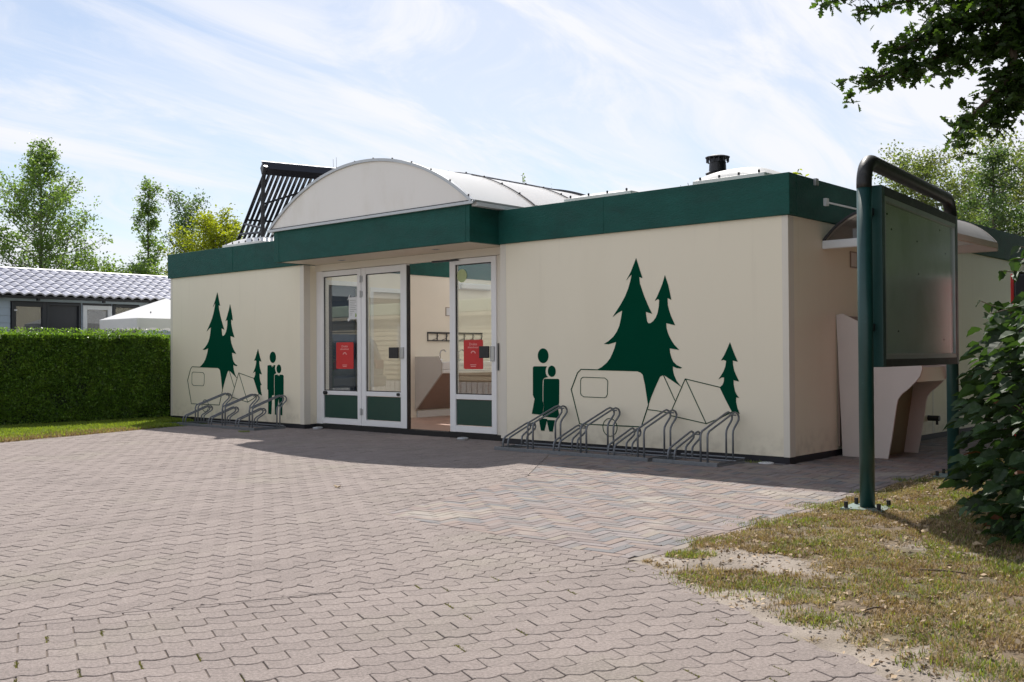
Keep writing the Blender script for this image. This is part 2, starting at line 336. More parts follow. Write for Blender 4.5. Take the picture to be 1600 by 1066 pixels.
def leaf_cloud(name, C, size, m, parent, seed, template='diamond', up=.3, kind='stuff', jit=.35):
    rg = np.random.default_rng(seed); C = np.asarray(C); n = len(C)
    nrm = rg.normal(size=(n, 3)); nrm[:, 2] = np.abs(nrm[:, 2])+up; nrm /= np.linalg.norm(nrm, axis=1)[:, None]
    a = rg.normal(size=(n, 3)); u = np.cross(nrm, a); u /= np.linalg.norm(u, axis=1)[:, None]; w = np.cross(nrm, u)
    s = size*rg.uniform(1-jit, 1+jit, n)[:, None]
    if template == 'diamond': T = [(-.5, 0, 0), (0, -.32, .04), (.5, 0, -.05), (0, .32, .04)]; F = [(0, 1, 2), (0, 2, 3)]
    elif template == 'oak':
        half = [(-.5, 0), (-.36, .08), (-.26, .20), (-.16, .10), (-.02, .30), (.08, .16), (.24, .30), (.30, .14), (.46, .12), (.5, 0)]
        T = [(x, y, abs(y)*.35) for x, y in half]+[(x, -y, abs(y)*.35) for x, y in half[1:-1][::-1]]; F = [tuple(range(0, 10)), (0, 9)+tuple(range(10, 18))]
    V = np.stack([C+u*s*t[0]+w*s*t[1]+nrm*s*t[2] for t in T], 1)
    me = npmesh(name, V.reshape(-1, 3), len(T), F); o = link(name, me, m, parent); 
    if kind: o['kind'] = kind
    return o

# ------------------------------------------------------------------ ground and paving
FA, FB = (0.35, -7.67), (1.64, -4.93)            # joint line between the two laying patterns
S0, S1 = (1.62, -4.93), (3.47, -6.02)            # lower edge of the soil bed
K0, K1 = (1.61, -4.90), (1.39, 1.0)              # kerb line of the soil bed
G0, G1 = (-9.03, -3.99), (-9.95, -1.05)          # edge of the left lawn
BRPOLY = [(-.68, -4.71), (0.4, -4.80), (1.61, -4.90), (1.39, 1.0), (1.12, 9.0), (0.0, 9.0), (0.0, 0.0), (-3.0, 0.0), (-1.35, -2.43), (-.96, -3.77)]
def sdist(p, a, b):   # signed distance, positive on the LEFT of a->b
    dx, dy = b[0]-a[0], b[1]-a[1]; return (dx*(p[1]-a[1])-dy*(p[0]-a[0]))/math.hypot(dx, dy)
def camproj(x, y, z=0):
    d = Vector((x, y, z))-CAMLOC; zz = d.dot(F_)
    if zz < .3: return None
    return 800+1597.6*d.dot(R2)/zz, 533-1597.6*d.dot(U2)/zz, zz
def inview(x, y, mg=10):
    q = camproj(x, y); return q is not None and -mg < q[0] < 1600+mg and q[1] < 1066+mg
def nearview(x, y):
    q = camproj(x, y); 
    if q is None: return math.hypot(x-CAMLOC.x, y-CAMLOC.y) < 2.5
    return q[0] > -900 and q[0] < 2300

gm = mat('meadow_ground', (.10, .115, .045), .95, .2, .8, col2=(.15, .13, .07), c2scale=.35, bump=.4, bscale=30)
tag(MB().add([(-300, -300, -.09), (300, -300, -.09), (300, 300, -.09), (-300, 300, -.09)], [(0, 1, 2, 3)]).build('ground', gm), kind='structure')
tag(MB().add([(-24, -30, -.03), (9, -30, -.03), (9, .02, -.03), (-24, .02, -.03)], [(0, 1, 2, 3)]).build('paving_bed', PAVER), kind='structure')
pave = thing('paving', (-2, -4, 0), None, None, kind='structure')
brickpave = thing('brick_paving', (.5, -2, 0), None, None, kind='structure')
frontpave = thing('front_paving', (1.5, -7, 0), None, None, kind='structure')
def sheet(name, pts, z, m, parent): 
    return MB().add([(x, y, z) for x, y in pts], [tuple(range(len(pts)))]).build(name, m, parent)
sheet('sand_bed', [(-11.2, -.001), (-10.6, -3), (-8.5, -9.5), (7, -12), (7, -5.3), (1.55, -4.9), (1.3, 0), (-3.9, 0), (-3.9, .27), (-7.93, .27), (-7.93, 0)], -.0105, BED, pave)
sheet('sand_bed', [(-1.5, -11.6), (7, -11.6), (7, -5.3), (1.66, -4.9), (.35, -7.67)], -.0055, FBED, frontpave)
sheet('brick_bed', [(a*1.0, b) for a, b in BRPOLY], -.0075, BRICKBED, brickpave)

PL, PW, GAP = .201, .1035, .0032
def paver_outline():
    pts = []; n = 12
    w = lambda s: .0105*math.sin(2*math.pi*(s/PL*2)+.9) + .0025*math.sin(2*math.pi*(s/PL*2)*2)
    EG = .0058
    for i in range(n+1):
        s = -PL/2+EG/2 + (PL-EG)*i/n; pts.append((s, -PW/2+GAP/2+w(s)))
    for i in range(n+1):
        s = PL/2-EG/2 - (PL-EG)*i/n; pts.append((s, PW/2-GAP/2+w(s)))
    return pts
BRL, BRW = .205, .068
def brick_outline():
    g = .0035; a, b = BRL/2-g/2, BRW/2-g/2; return [(-a, -b), (a, -b), (a, b), (-a, b)]
def slab(poly, top=0.0, ch=.0022, bot=-.022, tilt=(0, 0)):
    """chamfered slab from an outline; returns verts, faces"""
    n = len(poly); cx = sum(p[0] for p in poly)/n; cy = sum(p[1] for p in poly)/n; v = []
    zt = lambda x, y: top+(x-cx)*tilt[0]+(y-cy)*tilt[1]
    ins = []
    for i in range(n):
        p0, p1, p2 = poly[i-1], poly[i], poly[(i+1) % n]
        e1 = Vector((p1[0]-p0[0], p1[1]-p0[1])); e2 = Vector((p2[0]-p1[0], p2[1]-p1[1]))
        e1 = e1.normalized() if e1.length > 1e-9 else Vector((1, 0)); e2 = e2.normalized() if e2.length > 1e-9 else e1
        nx = Vector((-e1.y-e2.y, e1.x+e2.x)); nx = nx.normalized() if nx.length > 1e-9 else Vector((0, 0)); ins.append((p1[0]+nx.x*ch*1.1, p1[1]+nx.y*ch*1.1))
    v = [(x, y, zt(x, y)) for x, y in ins] + [(x, y, zt(x, y)-ch) for x, y in poly] + [(x, y, bot) for x, y in poly]
    f = [tuple(range(n))]
    for k in (0, 1):
        for i in range(n): j = (i+1) % n; f.append((k*n+j, k*n+i, (k+1)*n+i, (k+1)*n+j))
    return v, f
def lay(parent, name, pieces, outline, m, limit, seed):
    """pieces: (cx, cy, angle, poly or None).  The nearest ones in view become parts, the rest one mesh"""
    rg = random.Random(seed)
    vis = [p for p in pieces if inview(p[0], p[1], 30)]; rest = [p for p in pieces if not inview(p[0], p[1], 30)]
    vis.sort(key=lambda p: math.hypot(p[0]-CAMLOC.x, p[1]-CAMLOC.y)); single = vis[:limit]; rest += vis[limit:]
    protos = []
    for k in range(6):
        v, f = slab(outline, rg.uniform(-.0015, .0015), tilt=(rg.uniform(-.007, .007), rg.uniform(-.012, .012)))
        me = bpy.data.meshes.new(name); me.from_pydata(v, [], f); me.materials.append(m); me.update(); protos.append(me)
    po = ORG[parent]
    for cx, cy, an, poly in single:
        if poly is None: me = rg.choice(protos)
        else:
            v, f = slab([((x-cx), (y-cy)) for x, y in poly], rg.uniform(-.0015, .0015), tilt=(rg.uniform(-.006, .006), rg.uniform(-.006, .006)))
            me = bpy.data.meshes.new(name); me.from_pydata(v, [], f); me.materials.append(m); me.update()
        o = bpy.data.objects.new(name, me); COL.objects.link(o); o.parent = parent; o.location = Vector((cx, cy, 0))-po
        o.rotation_euler = (0, 0, an if poly is None else 0)
    mb = MB()
    for cx, cy, an, poly in rest:
        if poly is None:
            c, s = math.cos(an), math.sin(an); pl = [(cx+x*c-y*s, cy+x*s+y*c) for x, y in outline]
        else: pl = poly
        far = math.hypot(cx-CAMLOC.x, cy-CAMLOC.y) > 9
        v, f = slab(pl, rg.uniform(-.0018, .0018), tilt=(rg.uniform(-.007, .007), rg.uniform(-.007, .007)))
        mb.add(v, f)
    mb.build(name, m, parent, kind='stuff')
def fit(poly, planes, minarea):
    cut = False
    for a, b, c in planes:
        if any(a*x+b*y > c for x, y in poly):
            poly = clip(poly, a, b, c); cut = True
            if len(poly) < 3 or abs(area(poly)) < minarea: return None, True
    if cut:   # drop near-duplicate corners
        q = []
        for p in poly:
            if not q or math.hypot(p[0]-q[-1][0], p[1]-q[-1][1]) > .003: q.append(p)
        if len(q) > 2 and math.hypot(q[0][0]-q[-1][0], q[0][1]-q[-1][1]) < .003: q.pop()
        poly = q
        if len(poly) < 3: return None, True
    return poly, cut
def off(h, d): a, b, c = h; return a, b, c-d*math.hypot(a, b)
OUT = paver_outline()
def rows_of(angle, x0, x1, y0, y1, origin, keep):
    """running bond of wavy pavers; angle = direction of the rows (radians from +X)"""
    c, s = math.cos(angle), math.sin(angle); res = []
    cs = [((x-origin[0])*c+(y-origin[1])*s, -(x-origin[0])*s+(y-origin[1])*c) for x in (x0, x1) for y in (y0, y1)]
    a0, a1 = min(q[0] for q in cs), max(q[0] for q in cs); b0, b1 = min(q[1] for q in cs), max(q[1] for q in cs)
    for j in range(int(b0/PW)-1, int(b1/PW)+2):
        drift = .006*math.sin(j*.23)
        for i in range(int(a0/PL)-1, int(a1/PL)+2):
            a = i*PL+(j % 2)*PL/2; b = j*PW
            bx = b + .012*math.sin(a*.9+1.3)
            cx = origin[0]+a*c-bx*s; cy = origin[1]+a*s+bx*c
            if not (x0 <= cx <= x1 and y0 <= cy <= y1): continue
            an = angle+.0108*math.cos(a*.9+1.3)
            q = keep(cx, cy, [(cx+x*math.cos(an)-y*math.sin(an), cy+x*math.sin(an)+y*math.cos(an)) for x, y in OUT])
            if q is not None: res.append((cx, cy, an, None if q is True else q))
    return res
hF = halfplane(FA, FB); hFr = halfplane(FB, FA); hS = halfplane(S1, S0); hG = halfplane(G1, G0); hGr = halfplane(G0, G1)
def keepF(cx, cy, poly):
    if sdist((cx, cy), FA, FB) > .2 or sdist((cx, cy), S0, S1) > .35 or not nearview(cx, cy): return None
    q, cut = fit(poly, [off((-hF[0], -hF[1], -hF[2]), .002)], .0004)
    return None if q is None else (q if cut else True)
F_ROT = R(90-23)
fp = rows_of(F_ROT, -1.5, 6.5, -11.5, -4.4, (1.0, -7.0), keepF)
lay(frontpave, 'paver', fp, OUT, PAVER, 280, 3)

def edge_dist(p, a, b):
    ax, ay = a; bx, by = b; t = max(0, min(1, ((p[0]-ax)*(bx-ax)+(p[1]-ay)*(by-ay))/((bx-ax)**2+(by-ay)**2)))
    return math.hypot(p[0]-ax-t*(bx-ax), p[1]-ay-t*(by-ay))
BR_EDGES = [(BRPOLY[i], BRPOLY[(i+1) % len(BRPOLY)]) for i in range(len(BRPOLY))]
def keepM(cx, cy, poly):
    if sdist((cx, cy), FA, FB) < -.12: return None
    if not nearview(cx, cy) or cx > 2.2: return None
    if sdist((cx, cy), G0, G1) > .12: return None
    rec = -7.94 < cx < -3.9
    if cy > (.34 if rec else .08): return None
    cin = inside((cx, cy), BRPOLY)
    if cin and all(inside(p, BRPOLY) for p in poly): return None
    pl = [off(hF, .002)]
    if cy > -.2: pl.append((0, 1, .275 if rec else -.003))
    if abs(sdist((cx, cy), G0, G1)) < .2: pl.append(hG)
    if any(inside(p, BRPOLY) for p in poly):
        e = min(BR_EDGES, key=lambda e: edge_dist((cx, cy), *e)); a, b, c = halfplane(*e); pl.append(off((-a, -b, -c), .002))
    q, cut = fit(poly, pl, .0004)
    return None if q is None else (q if cut else True)
M_ROT = R(90+10)
mp = rows_of(M_ROT, -11.5, 2.2, -10.5, .4, (-1.0, -5.5), keepM)
lay(pave, 'paver', mp, OUT, PAVER, 290, 4)

BOUT = brick_outline()
def keepB(cx, cy, poly):
    if not inside((cx, cy), BRPOLY) and min(edge_dist((cx, cy), *e) for e in BR_EDGES) > .11: return None
    pl = []
    for e in BR_EDGES:
        if edge_dist((cx, cy), *e) < .14:
            a, b, c = halfplane(*e); isK = e[0][0] > 1.0 and e[1][0] > 1.0
            pl.append(off((a, b, c), .150 if isK else .002))
    if not inside((cx, cy), BRPOLY) and not pl: return None
    q, cut = fit(poly, pl, .0003)
    return None if q is None else (q if cut else True)
bp = []; th = M_ROT-R(3); c_, s_ = math.cos(th), math.sin(th)
for mth in range(-40, 40):
    for j in range(-140, 140):
        for a, b, an in ((j*BRW+2*BRL*mth+BRL/2, j*BRW+BRW/2, 0), (j*BRW+BRL+2*BRL*mth+BRW/2, j*BRW+BRW-BRL/2, math.pi/2)):
            cx = a*c_-b*s_+.2; cy = a*s_+b*c_-2.0
            if not (-3.2 < cx < 1.9 and -5.1 < cy < 9.1): continue
            A = th+an; q = keepB(cx, cy, [(cx+x*math.cos(A)-y*math.sin(A), cy+x*math.sin(A)+y*math.cos(A)) for x, y in BOUT])
            if q is not None: bp.append((cx, cy, A, None if q is True else q))
for (a, b) in ((K0, K1), (K1, (1.12, 9.0))):                       # two stretcher courses along the soil bed
    L = math.hypot(b[0]-a[0], b[1]-a[1]); ux, uy = (b[0]-a[0])/L, (b[1]-a[1])/L; an = math.atan2(uy, ux)
    for r in range(2):
        k = 0
        while (k+1)*BRL < L:
            t = (k+.5+.5*r)*BRL; o_ = .037+r*.073; bp.append((a[0]+ux*t-uy*o_, a[1]+uy*t+ux*o_, an, None)); k += 1
lay(brickpave, 'brick', bp, BOUT, BRICK, 295, 5)

# ------------------------------------------------------------------ soil bed with dry grass
def bed_d(x, y):
    dK = -sdist((x, y), K0, K1); dS = sdist((x, y), S0, S1)
    return min(dK, dS)+.16*(fbm(x*2.2, y*2.2)-.5)
def sandness(x, y):
    dS = sdist((x, y), S0, S1); dp = math.hypot((x-1.92)/.62, (y+4.66)/.27); n = fbm(x*1.7+9, y*1.7)
    a = max(0, 1-(dS-.10)/.26)*(.45+1.0*n) if x > 2.2 else max(0, 1-dS/.10)
    b = max(0, 1.25-dp)*2.2; c = max(0, (fbm(x*1.1+3, y*1.1+8)-.70)*5)
    s = max(a, b, c)+2.0*(fbm(x*8, y*8+2)-.5)*(max(a, b, c) > .01); t = math.hypot((x-2.35)/.45, (y+5.05)/.16)
    if t < 1: s *= .25
    return max(0, min(1, s*1.25-.15))
def greenness(x, y): 
    shade = max(0, min(1, (x-2.4)/1.5))
    return max(0, min(1, (fbm(x*3.3+20, y*3.3+4)-.47)*3.0+.30*shade+.22*max(0, 1-abs(bed_d(x, y)-.1)/.2)*(y > -4.3)))
def ground_sheet(name, x0, x1, y0, y1, st, zf, cf, m):
    nx, ny = int((x1-x0)/st)+1, int((y1-y0)/st)+1; v = []; cl = []
    for j in range(ny):
        for i in range(nx):
            x, y = x0+i*st, y0+j*st; v.append((x, y, zf(x, y))); cl.append(cf(x, y))
    f = [(j*nx+i, j*nx+i+1, (j+1)*nx+i+1, (j+1)*nx+i) for j in range(ny-1) for i in range(nx-1)]
    me = bpy.data.meshes.new(name); me.from_pydata(v, [], f); at = me.color_attributes.new('Col', 'FLOAT_COLOR', 'POINT')
    at.data.foreach_set('color', np.array([(*c, 1) for c in cl], dtype=np.float32).ravel()); me.update()
    o = link(name, me, m, smooth=True); o['kind'] = 'structure'; return o
SOIL = mat('sandy_soil', (.3, .25, .2), .95, .14, 3, speck=.22, speckscale=150, bump=.8, bscale=70)
_t = SOIL.node_tree; _a = _t.nodes.new('ShaderNodeAttribute'); _a.attribute_name = 'Col'; _rgb = next(n for n in _t.nodes if n.type == 'RGB')
for lk in list(_rgb.outputs[0].links): _t.links.new(_a.outputs['Color'], lk.to_socket)
def mixc(a, b, t): return tuple(a[i]+(b[i]-a[i])*t for i in range(3))
def bed_z(x, y):
    d = bed_d(x, y); return max(-.03, min(d*.09, .03))+.016*(fbm(x*3, y*3)-.5)*max(0, min(1, d*5))+.006*vnoise(x*17, y*17)-.002
def bed_c(x, y):
    s = sandness(x, y); lit = mixc((.115, .082, .05), (.22, .165, .11), fbm(x*6, y*6)*1.3-.15); lit = mixc(lit, (.08, .09, .03), .6*greenness(x, y))
    sd = mixc((.335, .285, .24), (.24, .20, .165), max(0, min(1, (fbm(x*5+2, y*5)-.5)*3.5))); return mixc(lit, sd, s)
ground_sheet('soil_bed', 1.0, 8.0, -10.0, 6.0, .055, bed_z, bed_c, SOIL)

def blades(name, pts, hts, lean, m, seed, width=.0022):
    """each blade: a narrow strip of a quad and a tip triangle"""
    rg = np.random.default_rng(seed); n = len(pts); p = np.array(pts); h = np.array(hts)
    az = rg.uniform(0, 2*np.pi, n); ln = rg.uniform(.2, 1, n)*lean; dx, dy = np.cos(az), np.sin(az); wx, wy = -dy, dx
    w = width*rg.uniform(.6, 1.3, n); V = np.zeros((n, 5, 3))
    def put(k, fr, out, side):
        V[:, k, 0] = p[:, 0]+dx*h*out*ln+wx*w*side; V[:, k, 1] = p[:, 1]+dy*h*out*ln+wy*w*side
        V[:, k, 2] = p[:, 2]+h*fr*np.sqrt(np.maximum(0.02, 1-.75*np.minimum(ln, 1.1)**2))
    put(0, 0, 0, -1); put(1, 0, 0, 1); put(2, .6, .4, .8); put(3, .6, .4, -.8); put(4, 1, 1.0, 0)
    me = npmesh(name, V.reshape(-1, 3), 5, [(0, 1, 2, 3), (3, 2, 4)]); o = link(name, me, m); o['kind'] = 'stuff'; return o
rg = random.Random(11); dry, grn = [], []; dh, gh = [], []
while len(dry)+len(grn) < 225000:
    x, y = rg.uniform(1.3, 6.6), rg.uniform(-9.4, 2.0)
    if rg.random() < .45: x, y = rg.uniform(1.3, 4.6), rg.uniform(-7.0, -1.0)
    if not inview(x, y, 120 if rg.random() < .6 else 700): continue
    d = bed_d(x, y)
    if d < -.02: continue
    s = sandness(x, y)
    if rg.random() < s*1.25-.02: continue
    g = greenness(x, y); clump = fbm(x*9+1, y*9)
    if rg.random() > .12+2.3*(clump-.36): continue
    z = bed_z(x, y)
    if rg.random() < .05+.40*g: grn.append((x, y, z)); gh.append(rg.uniform(.010, .028)*(1+.8*g*(clump > .58)))
    else: dry.append((x, y, z)); dh.append(rg.uniform(.012, .032))
tufts = [(1.77, -4.66, .08, .045, 1100), (2.89, -5.47, .10, .035, 700), (2.36, -5.13, .20, .03, 1200), (2.05, -5.10, .12, .03, 500), (2.55, -4.10, .08, .03, 300), (2.67, -4.28, .08, .03, 300), (3.2, -4.55, .1, .035, 500),
         (3.6, -5.75, .15, .04, 900), (3.45, -5.55, .05, .03, 150), (3.75, -6.15, .2, .035, 900), (1.52, -3.4, .2, .045, 900), (1.5, -2.5, .15, .05, 900), (1.62, -4.2, .12, .035, 700), (3.1, -3.2, .3, .05, 1400), (3.5, -3.9, .3, .05, 1400), (3.4, -4.9, .2, .035, 700)]
for tx, ty, tr_, th_, n in tufts:
    for _ in range(n):
        a, r = rg.uniform(0, 6.283), tr_*rg.random()**.8*1.5; x, y = tx+r*math.cos(a)*1.3, ty+r*math.sin(a)*.8
        z = bed_z(x, y); P_, H_ = (grn, gh) if rg.random() < .55 else (dry, dh); P_.append((x, y, z)); H_.append(th_*rg.uniform(.35, .9))
blades('dry_grass', dry, dh, 1.6, GRASSDRY, 1)
blades('green_grass', grn, gh, 1.05, GRASSGREEN, 2)

# left lawn between the hedge and the paving
def lawn_z(x, y): return -.004+.012*vnoise(x*4, y*4)-max(0, min(.05, (-sdist((x, y), G0, G1)+.03)*.4))
def lawn_dry(x, y): return max(0, min(1, 1.25-sdist((x, y), G0, G1)*.85))*max(0, min(1, (-1.1-y)/.7))
def lawn_c(x, y): return mixc((.07, .11, .025), (.20, .145, .085), lawn_dry(x, y))
ground_sheet('lawn', -12.6, -8.2, -7.5, .6, .09, lambda x, y: lawn_z(x, y) if y < 0 or x < -11.83 else -.05, lawn_c, SOIL)
lp, lh, lq, lk_ = [], [], [], []
while len(lp)+len(lq) < 60000:
    x, y = rg.uniform(-12.3, -8.6), rg.uniform(-5.4, .1)
    if sdist((x, y), G0, G1) < .03 or (x > -11.83 and y > -.03) or not inview(x, y, 100): continue
    if x > -11.0 and y > -.85: continue
    dryp = max(0, min(1, .35*(fbm(x*3, y*3)-.5)+lawn_dry(x, y)))
    if rg.random() < dryp*.92: lq.append((x, y, lawn_z(x, y))); lk_.append(rg.uniform(.02, .04))
    else: lp.append((x, y, lawn_z(x, y))); lh.append(rg.uniform(.025, .06))
LAWNGREEN = leafmat('lawn_blade', (.17, .225, .035), tr=.35, rnd=.3)
blades('lawn_grass', lp, lh, .8, LAWNGREEN, 3, .005); blades('straw_coloured_lawn', lq, lk_, 1.0, GRASSDRY, 4, .005)
# moss and weeds in the joints near the bed and the racks
jw, jh = [], []
for cx, cy, r, n in [(-8.1, -.95, .12, 160), (-10.0, -.9, .12, 120), (-.35, -.10, .12, 100), (1.5, -1.6, .2, 260), (1.45, -.6, .2, 260), (-2.6, -.12, .3, 80)]:
    for _ in range(n):
        a, q = rg.uniform(0, 6.283), r*math.sqrt(rg.random()); jw.append((cx+q*math.cos(a), cy+q*math.sin(a)*.5, -.004)); jh.append(rg.uniform(.012, .045))
blades('joint_weeds', jw, jh, .9, GRASSGREEN, 5)
# moss in the cross joints of the front paving
mo, mhh = [], []
for cx, cy, an, pl_ in fp:
    if rg.random() < .13 and inview(cx, cy, 50):
        for _ in range(rg.randint(25, 70)):
            t = rg.uniform(-.5, .5)*PW*.9; u_ = PL/2+rg.gauss(0, .003); mo.append((cx+u_*math.cos(an)-t*math.sin(an), cy+u_*math.sin(an)+t*math.cos(an), -.008)); mhh.append(rg.uniform(.007, .016))
blades('joint_moss', mo, mhh, 1.2, leafmat('moss', (.16, .155, .045), tr=.2), 6, .0028)
# grit, crumbs of soil and bits of straw on the sand and the paving edge
gv = []; gb = []
for _ in range(60000):
    x, y = rg.uniform(1.2, 5.2), rg.uniform(-7.8, -1.0)
    if not inview(x, y, 30): continue
    d = bed_d(x, y)
    if d < -.5 or (d < 0 and rg.random() > .12*math.exp(d*7)): continue
    if d > 0 and rg.random() > .06+.30*sandness(x, y): continue
    gv.append((x, y, max(bed_z(x, y), 0)+.002))
    if len(gv) > 7000: break
def bits(name, P, size, m, seed):
    q = np.random.default_rng(seed); P = np.array(P); n = len(P); T = np.array([(-1, 0, 0), (0, -1, 0), (1, 0, 0), (0, 1, 0), (0, 0, 1), (0, 0, -1)], float)
    V = P[:, None, :]+T[None]*q.uniform(.4, 1.3, (n, 6, 1))*size*(q.random((n, 1, 1))**4*2.4+.4); me = npmesh(name, V.reshape(-1, 3), 6, [(0, 1, 4), (1, 2, 4), (2, 3, 4), (3, 0, 4), (1, 0, 5), (2, 1, 5), (3, 2, 5), (0, 3, 5)]); o = link(name, me, m); o['kind'] = 'stuff'; return o
bits('pebbles', gv[::2], .0026, mat('pale_pebble', (.36, .32, .28), .9, .2, 20, rnd=.4), 1); bits('soil_crumbs', gv[1::2], .0026, mat('dark_crumb', (.17, .13, .095), .95, .2, 20, rnd=.4), 2)
lt_p = []
while len(lt_p) < 2600:
    x, y = rg.uniform(1.4, 5.5), rg.uniform(-7.5, .5)
    if bed_d(x, y) > -.03 and inview(x, y, 40) and fbm(x*4, y*4+9) > .42: lt_p.append((x, y, bed_z(x, y)+rg.uniform(.004, .02)))
leaf_cloud('leaf_litter', lt_p, .026, mat('leaf_litter', (.34, .25, .16), .85, .2, 9, rnd=.5), None, 91, up=1.5)
# litter
for i, (x, y, s, lb) in enumerate([(-2.06, -4.02, .045, 'pale dry leaf lying alone on the grey pavers in the open yard'), (2.5, -3.3, .05, 'dry leaf on the parched grass below the notice board'),
                                   (2.9, -3.55, .06, 'curled dead leaf on the shaded grass beside the bush')]):
    q = MB(); n = 9
    for k in range(n):
        a = 2*math.pi*k/n; rr = s*(.7+.3*math.cos(2*a)); q.v.append((x+rr*math.cos(a+i), y+rr*.7*math.sin(a+i), .02+.012*math.cos(2*a)+(bed_z(x, y) if x > 1.4 else -.01)))
    q.v.append((x, y, .012+(bed_z(x, y) if x > 1.4 else 0))); q.f = [(n, k, (k+1) % n) for k in range(n)]
    tag(q.build('dead_leaf', DRYLEAF), lb, 'leaf')
for x, y, a, L, lb in [(2.98, -4.35, .3, .22, 'short brown stick lying on the dry grass below the bush'), (3.02, -5.25, 1.2, .13, 'small twig on the bare sand near the paving'), (1.95, -4.85, 2.2, .07, 'tiny twig on the pale sand patch next to the grass tuft')]:
    z = bed_z(x, y)+.012; tag(MB().tube([(x-L/2*math.cos(a), y-L/2*math.sin(a), z), (x, y, z+.006), (x+L/2*math.cos(a), y+L/2*math.sin(a), z)], .004, 6).build('stick', TWIG), lb, 'stick')

# ------------------------------------------------------------------ the washroom building
ZB, ZT, LB, XC, XD, HP, EO = 2.48, 2.90, 11.82, 3.90, 7.94, .066, .035
DEP = 13.0
bld = thing('washroom_building', (-6, 6, 0), 'low cream washroom building with green roof edge, arched porch roof and tree murals', 'building')
def bpart(name, m, x0, x1, y0, y1, z0, z1, bevel=0): return box(name, m, bld, x0, x1, y0, y1, z0, z1, bevel)
# walls: each facade panel its own piece, trims stand 3 mm proud of it
wr = bpart('wall', CREAM, -XC+.10, -.07, .003, .12, HP, ZB)
wl = bpart('wall', CREAM, -LB+.07, -XD-.10, .003, .12, HP, ZB)
ws = bpart('wall', CREAM, -.12, -.002, .12, DEP, HP, ZB)
bpart('wall', CREAM, -LB+.002, -LB+.12, .12, DEP, HP, ZB)
bpart('wall', CREAM, -LB+.12, -.12, DEP-.12, DEP, HP, ZB)
for x0, x1 in ((-.07, 0), (-LB, -LB+.07), (-XC, -XC+.10), (-XD-.10, -XD)):
    bpart('corner_trim', TRIM, x0, x1, 0, .119, HP-.004, ZB-.001, .003)
for y in (3.9, 7.9, 11.9): bpart('panel_joint_strip', TRIM, -.003, .001, y, y+.05, HP+.002, ZB-.002)
# recess cheeks
bpart('recess_cheek', CREAM, -XD-.10, -XD, .119, .32, HP, ZB); bpart('recess_cheek', CREAM, -XC, -XC+.10, .119, .32, HP, ZB)
for x0, x1, y0, y1 in ((-XC+.012, -.012, .012, .11), (-LB+.012, -XD-.012, .012, .11), (-.11, -.010, .11, DEP-.02), (-LB+.01, -LB+.11, .11, DEP-.02), (-XD-.09, -XD-.010, .11, .24)):
    bpart('plinth', PLINTH, x0, x1, y0, y1, -.02, HP)
# green roof edge
bpart('roof_edge', GREEN, -XC+.004, EO, -EO, .12, ZB, ZT, .006); bpart('roof_edge', GREEN, -LB-EO, -XD-.004, -EO, .12, ZB, ZT, .006)
bpart('roof_edge', GREEN, -.10, EO, .12, DEP+EO, ZB, ZT-.002, .006); bpart('roof_edge', GREEN, -LB-EO, -LB+.10, .12, DEP+EO, ZB, ZT-.002, .006)
PY = -.54
bpart('porch_fascia', GREEN, -XD+.0, -XC, PY, PY+.06, ZB-.002, 2.955, .006)
for x0, x1 in ((-XC-.06, -XC), (-XD, -XD+.06)): bpart('porch_fascia_return', GREEN, x0, x1, PY+.06, .12, ZB-.002, 2.953, .004)
for x in (-2.35, -9.9): bpart('fascia_seam', GREEN, x, x+.09, -EO-.003, -EO+.001, ZB+.002, ZT-.004)
for x in (-4.02, -7.86): bpart('fascia_seam', GREEN, x-.05, x+.05, PY-.003, PY+.001, ZB, 2.93)
bpart('gutter_clip', ALU, EO+.0, EO+.03, .50, .56, 2.83, 2.9)
# soffit boards, two with a shadow gap, and round downlights
for x0, x1 in ((-XD+.06, -5.934), (-5.928, -XC-.06)): bpart('soffit_board', SOFFIT, x0, x1, PY+.06, .20, ZB+.004, ZB+.02)
for x, y in ((-6.96, -.06), (-4.90, -.15)):
    dl = MB().lathe([(.055, 0), (.055, -.006), (.042, -.006), (.036, .001)], (x, y, ZB+.004), 20).build('downlight', ALU, bld)
    MB().lathe([(.035, 0), (.0, .001)], (x, y, ZB-.001), 16).build('lamp_glass', BLACK, dl)
# flat roof
for x0, x1, y0, y1 in ((-XC, -.10, .12, DEP), (-LB+.10, -XD, .12, DEP), (-XD, -XC, 5.6, DEP)):
    bpart('roof', DARKMET, x0, x1, y0, y1, ZT-.16, ZT-.10)

# arched porch roof: milky vault with ribs, pale end panel below an aluminium arch
AX, AH, AW = -5.93, .735, 2.07; AR = (AW*AW+AH*AH)/(2*AH); AZ0 = 2.955
def arch(t, lift=0, r=None):          # t from -1 to 1
    a = math.asin(AW/AR)*t; return AX+(AR+lift)*math.sin(a), AZ0-(AR-AH)+(AR+lift)*math.cos(a)
def arcband(y0, y1, l0, l1, n=40, t0=-1, t1=1):
    mb = MB(); v = []; 
    for i in range(n+1):
        t = t0+(t1-t0)*i/n; (xa, za), (xb, zb) = arch(t, l0), arch(t, l1); v += [(xa, y0, za), (xb, y0, zb), (xb, y1, zb), (xa, y1, za)]
    f = [(4*i+k, 4*i+(k+1) % 4, 4*i+4+(k+1) % 4, 4*i+4+k) for i in range(n) for k in range(4)] + [(3, 2, 1, 0), tuple(4*n+k for k in range(4))]
    return mb.add(v, f)
vault = None
def screws(parent, pts):
    s0 = None
    for x, z, y in pts:
        if s0 is None: s0 = MB().lathe([(.012, 0), (.012, .012), (.004, .018)], (x, y, z-.006), 8).build('screw', BLACK, parent); p0 = Vector((x, y, z))
        else: q = s0.copy(); COL.objects.link(q); q.parent = parent; q.location = s0.location+Vector((x, y, z))-p0
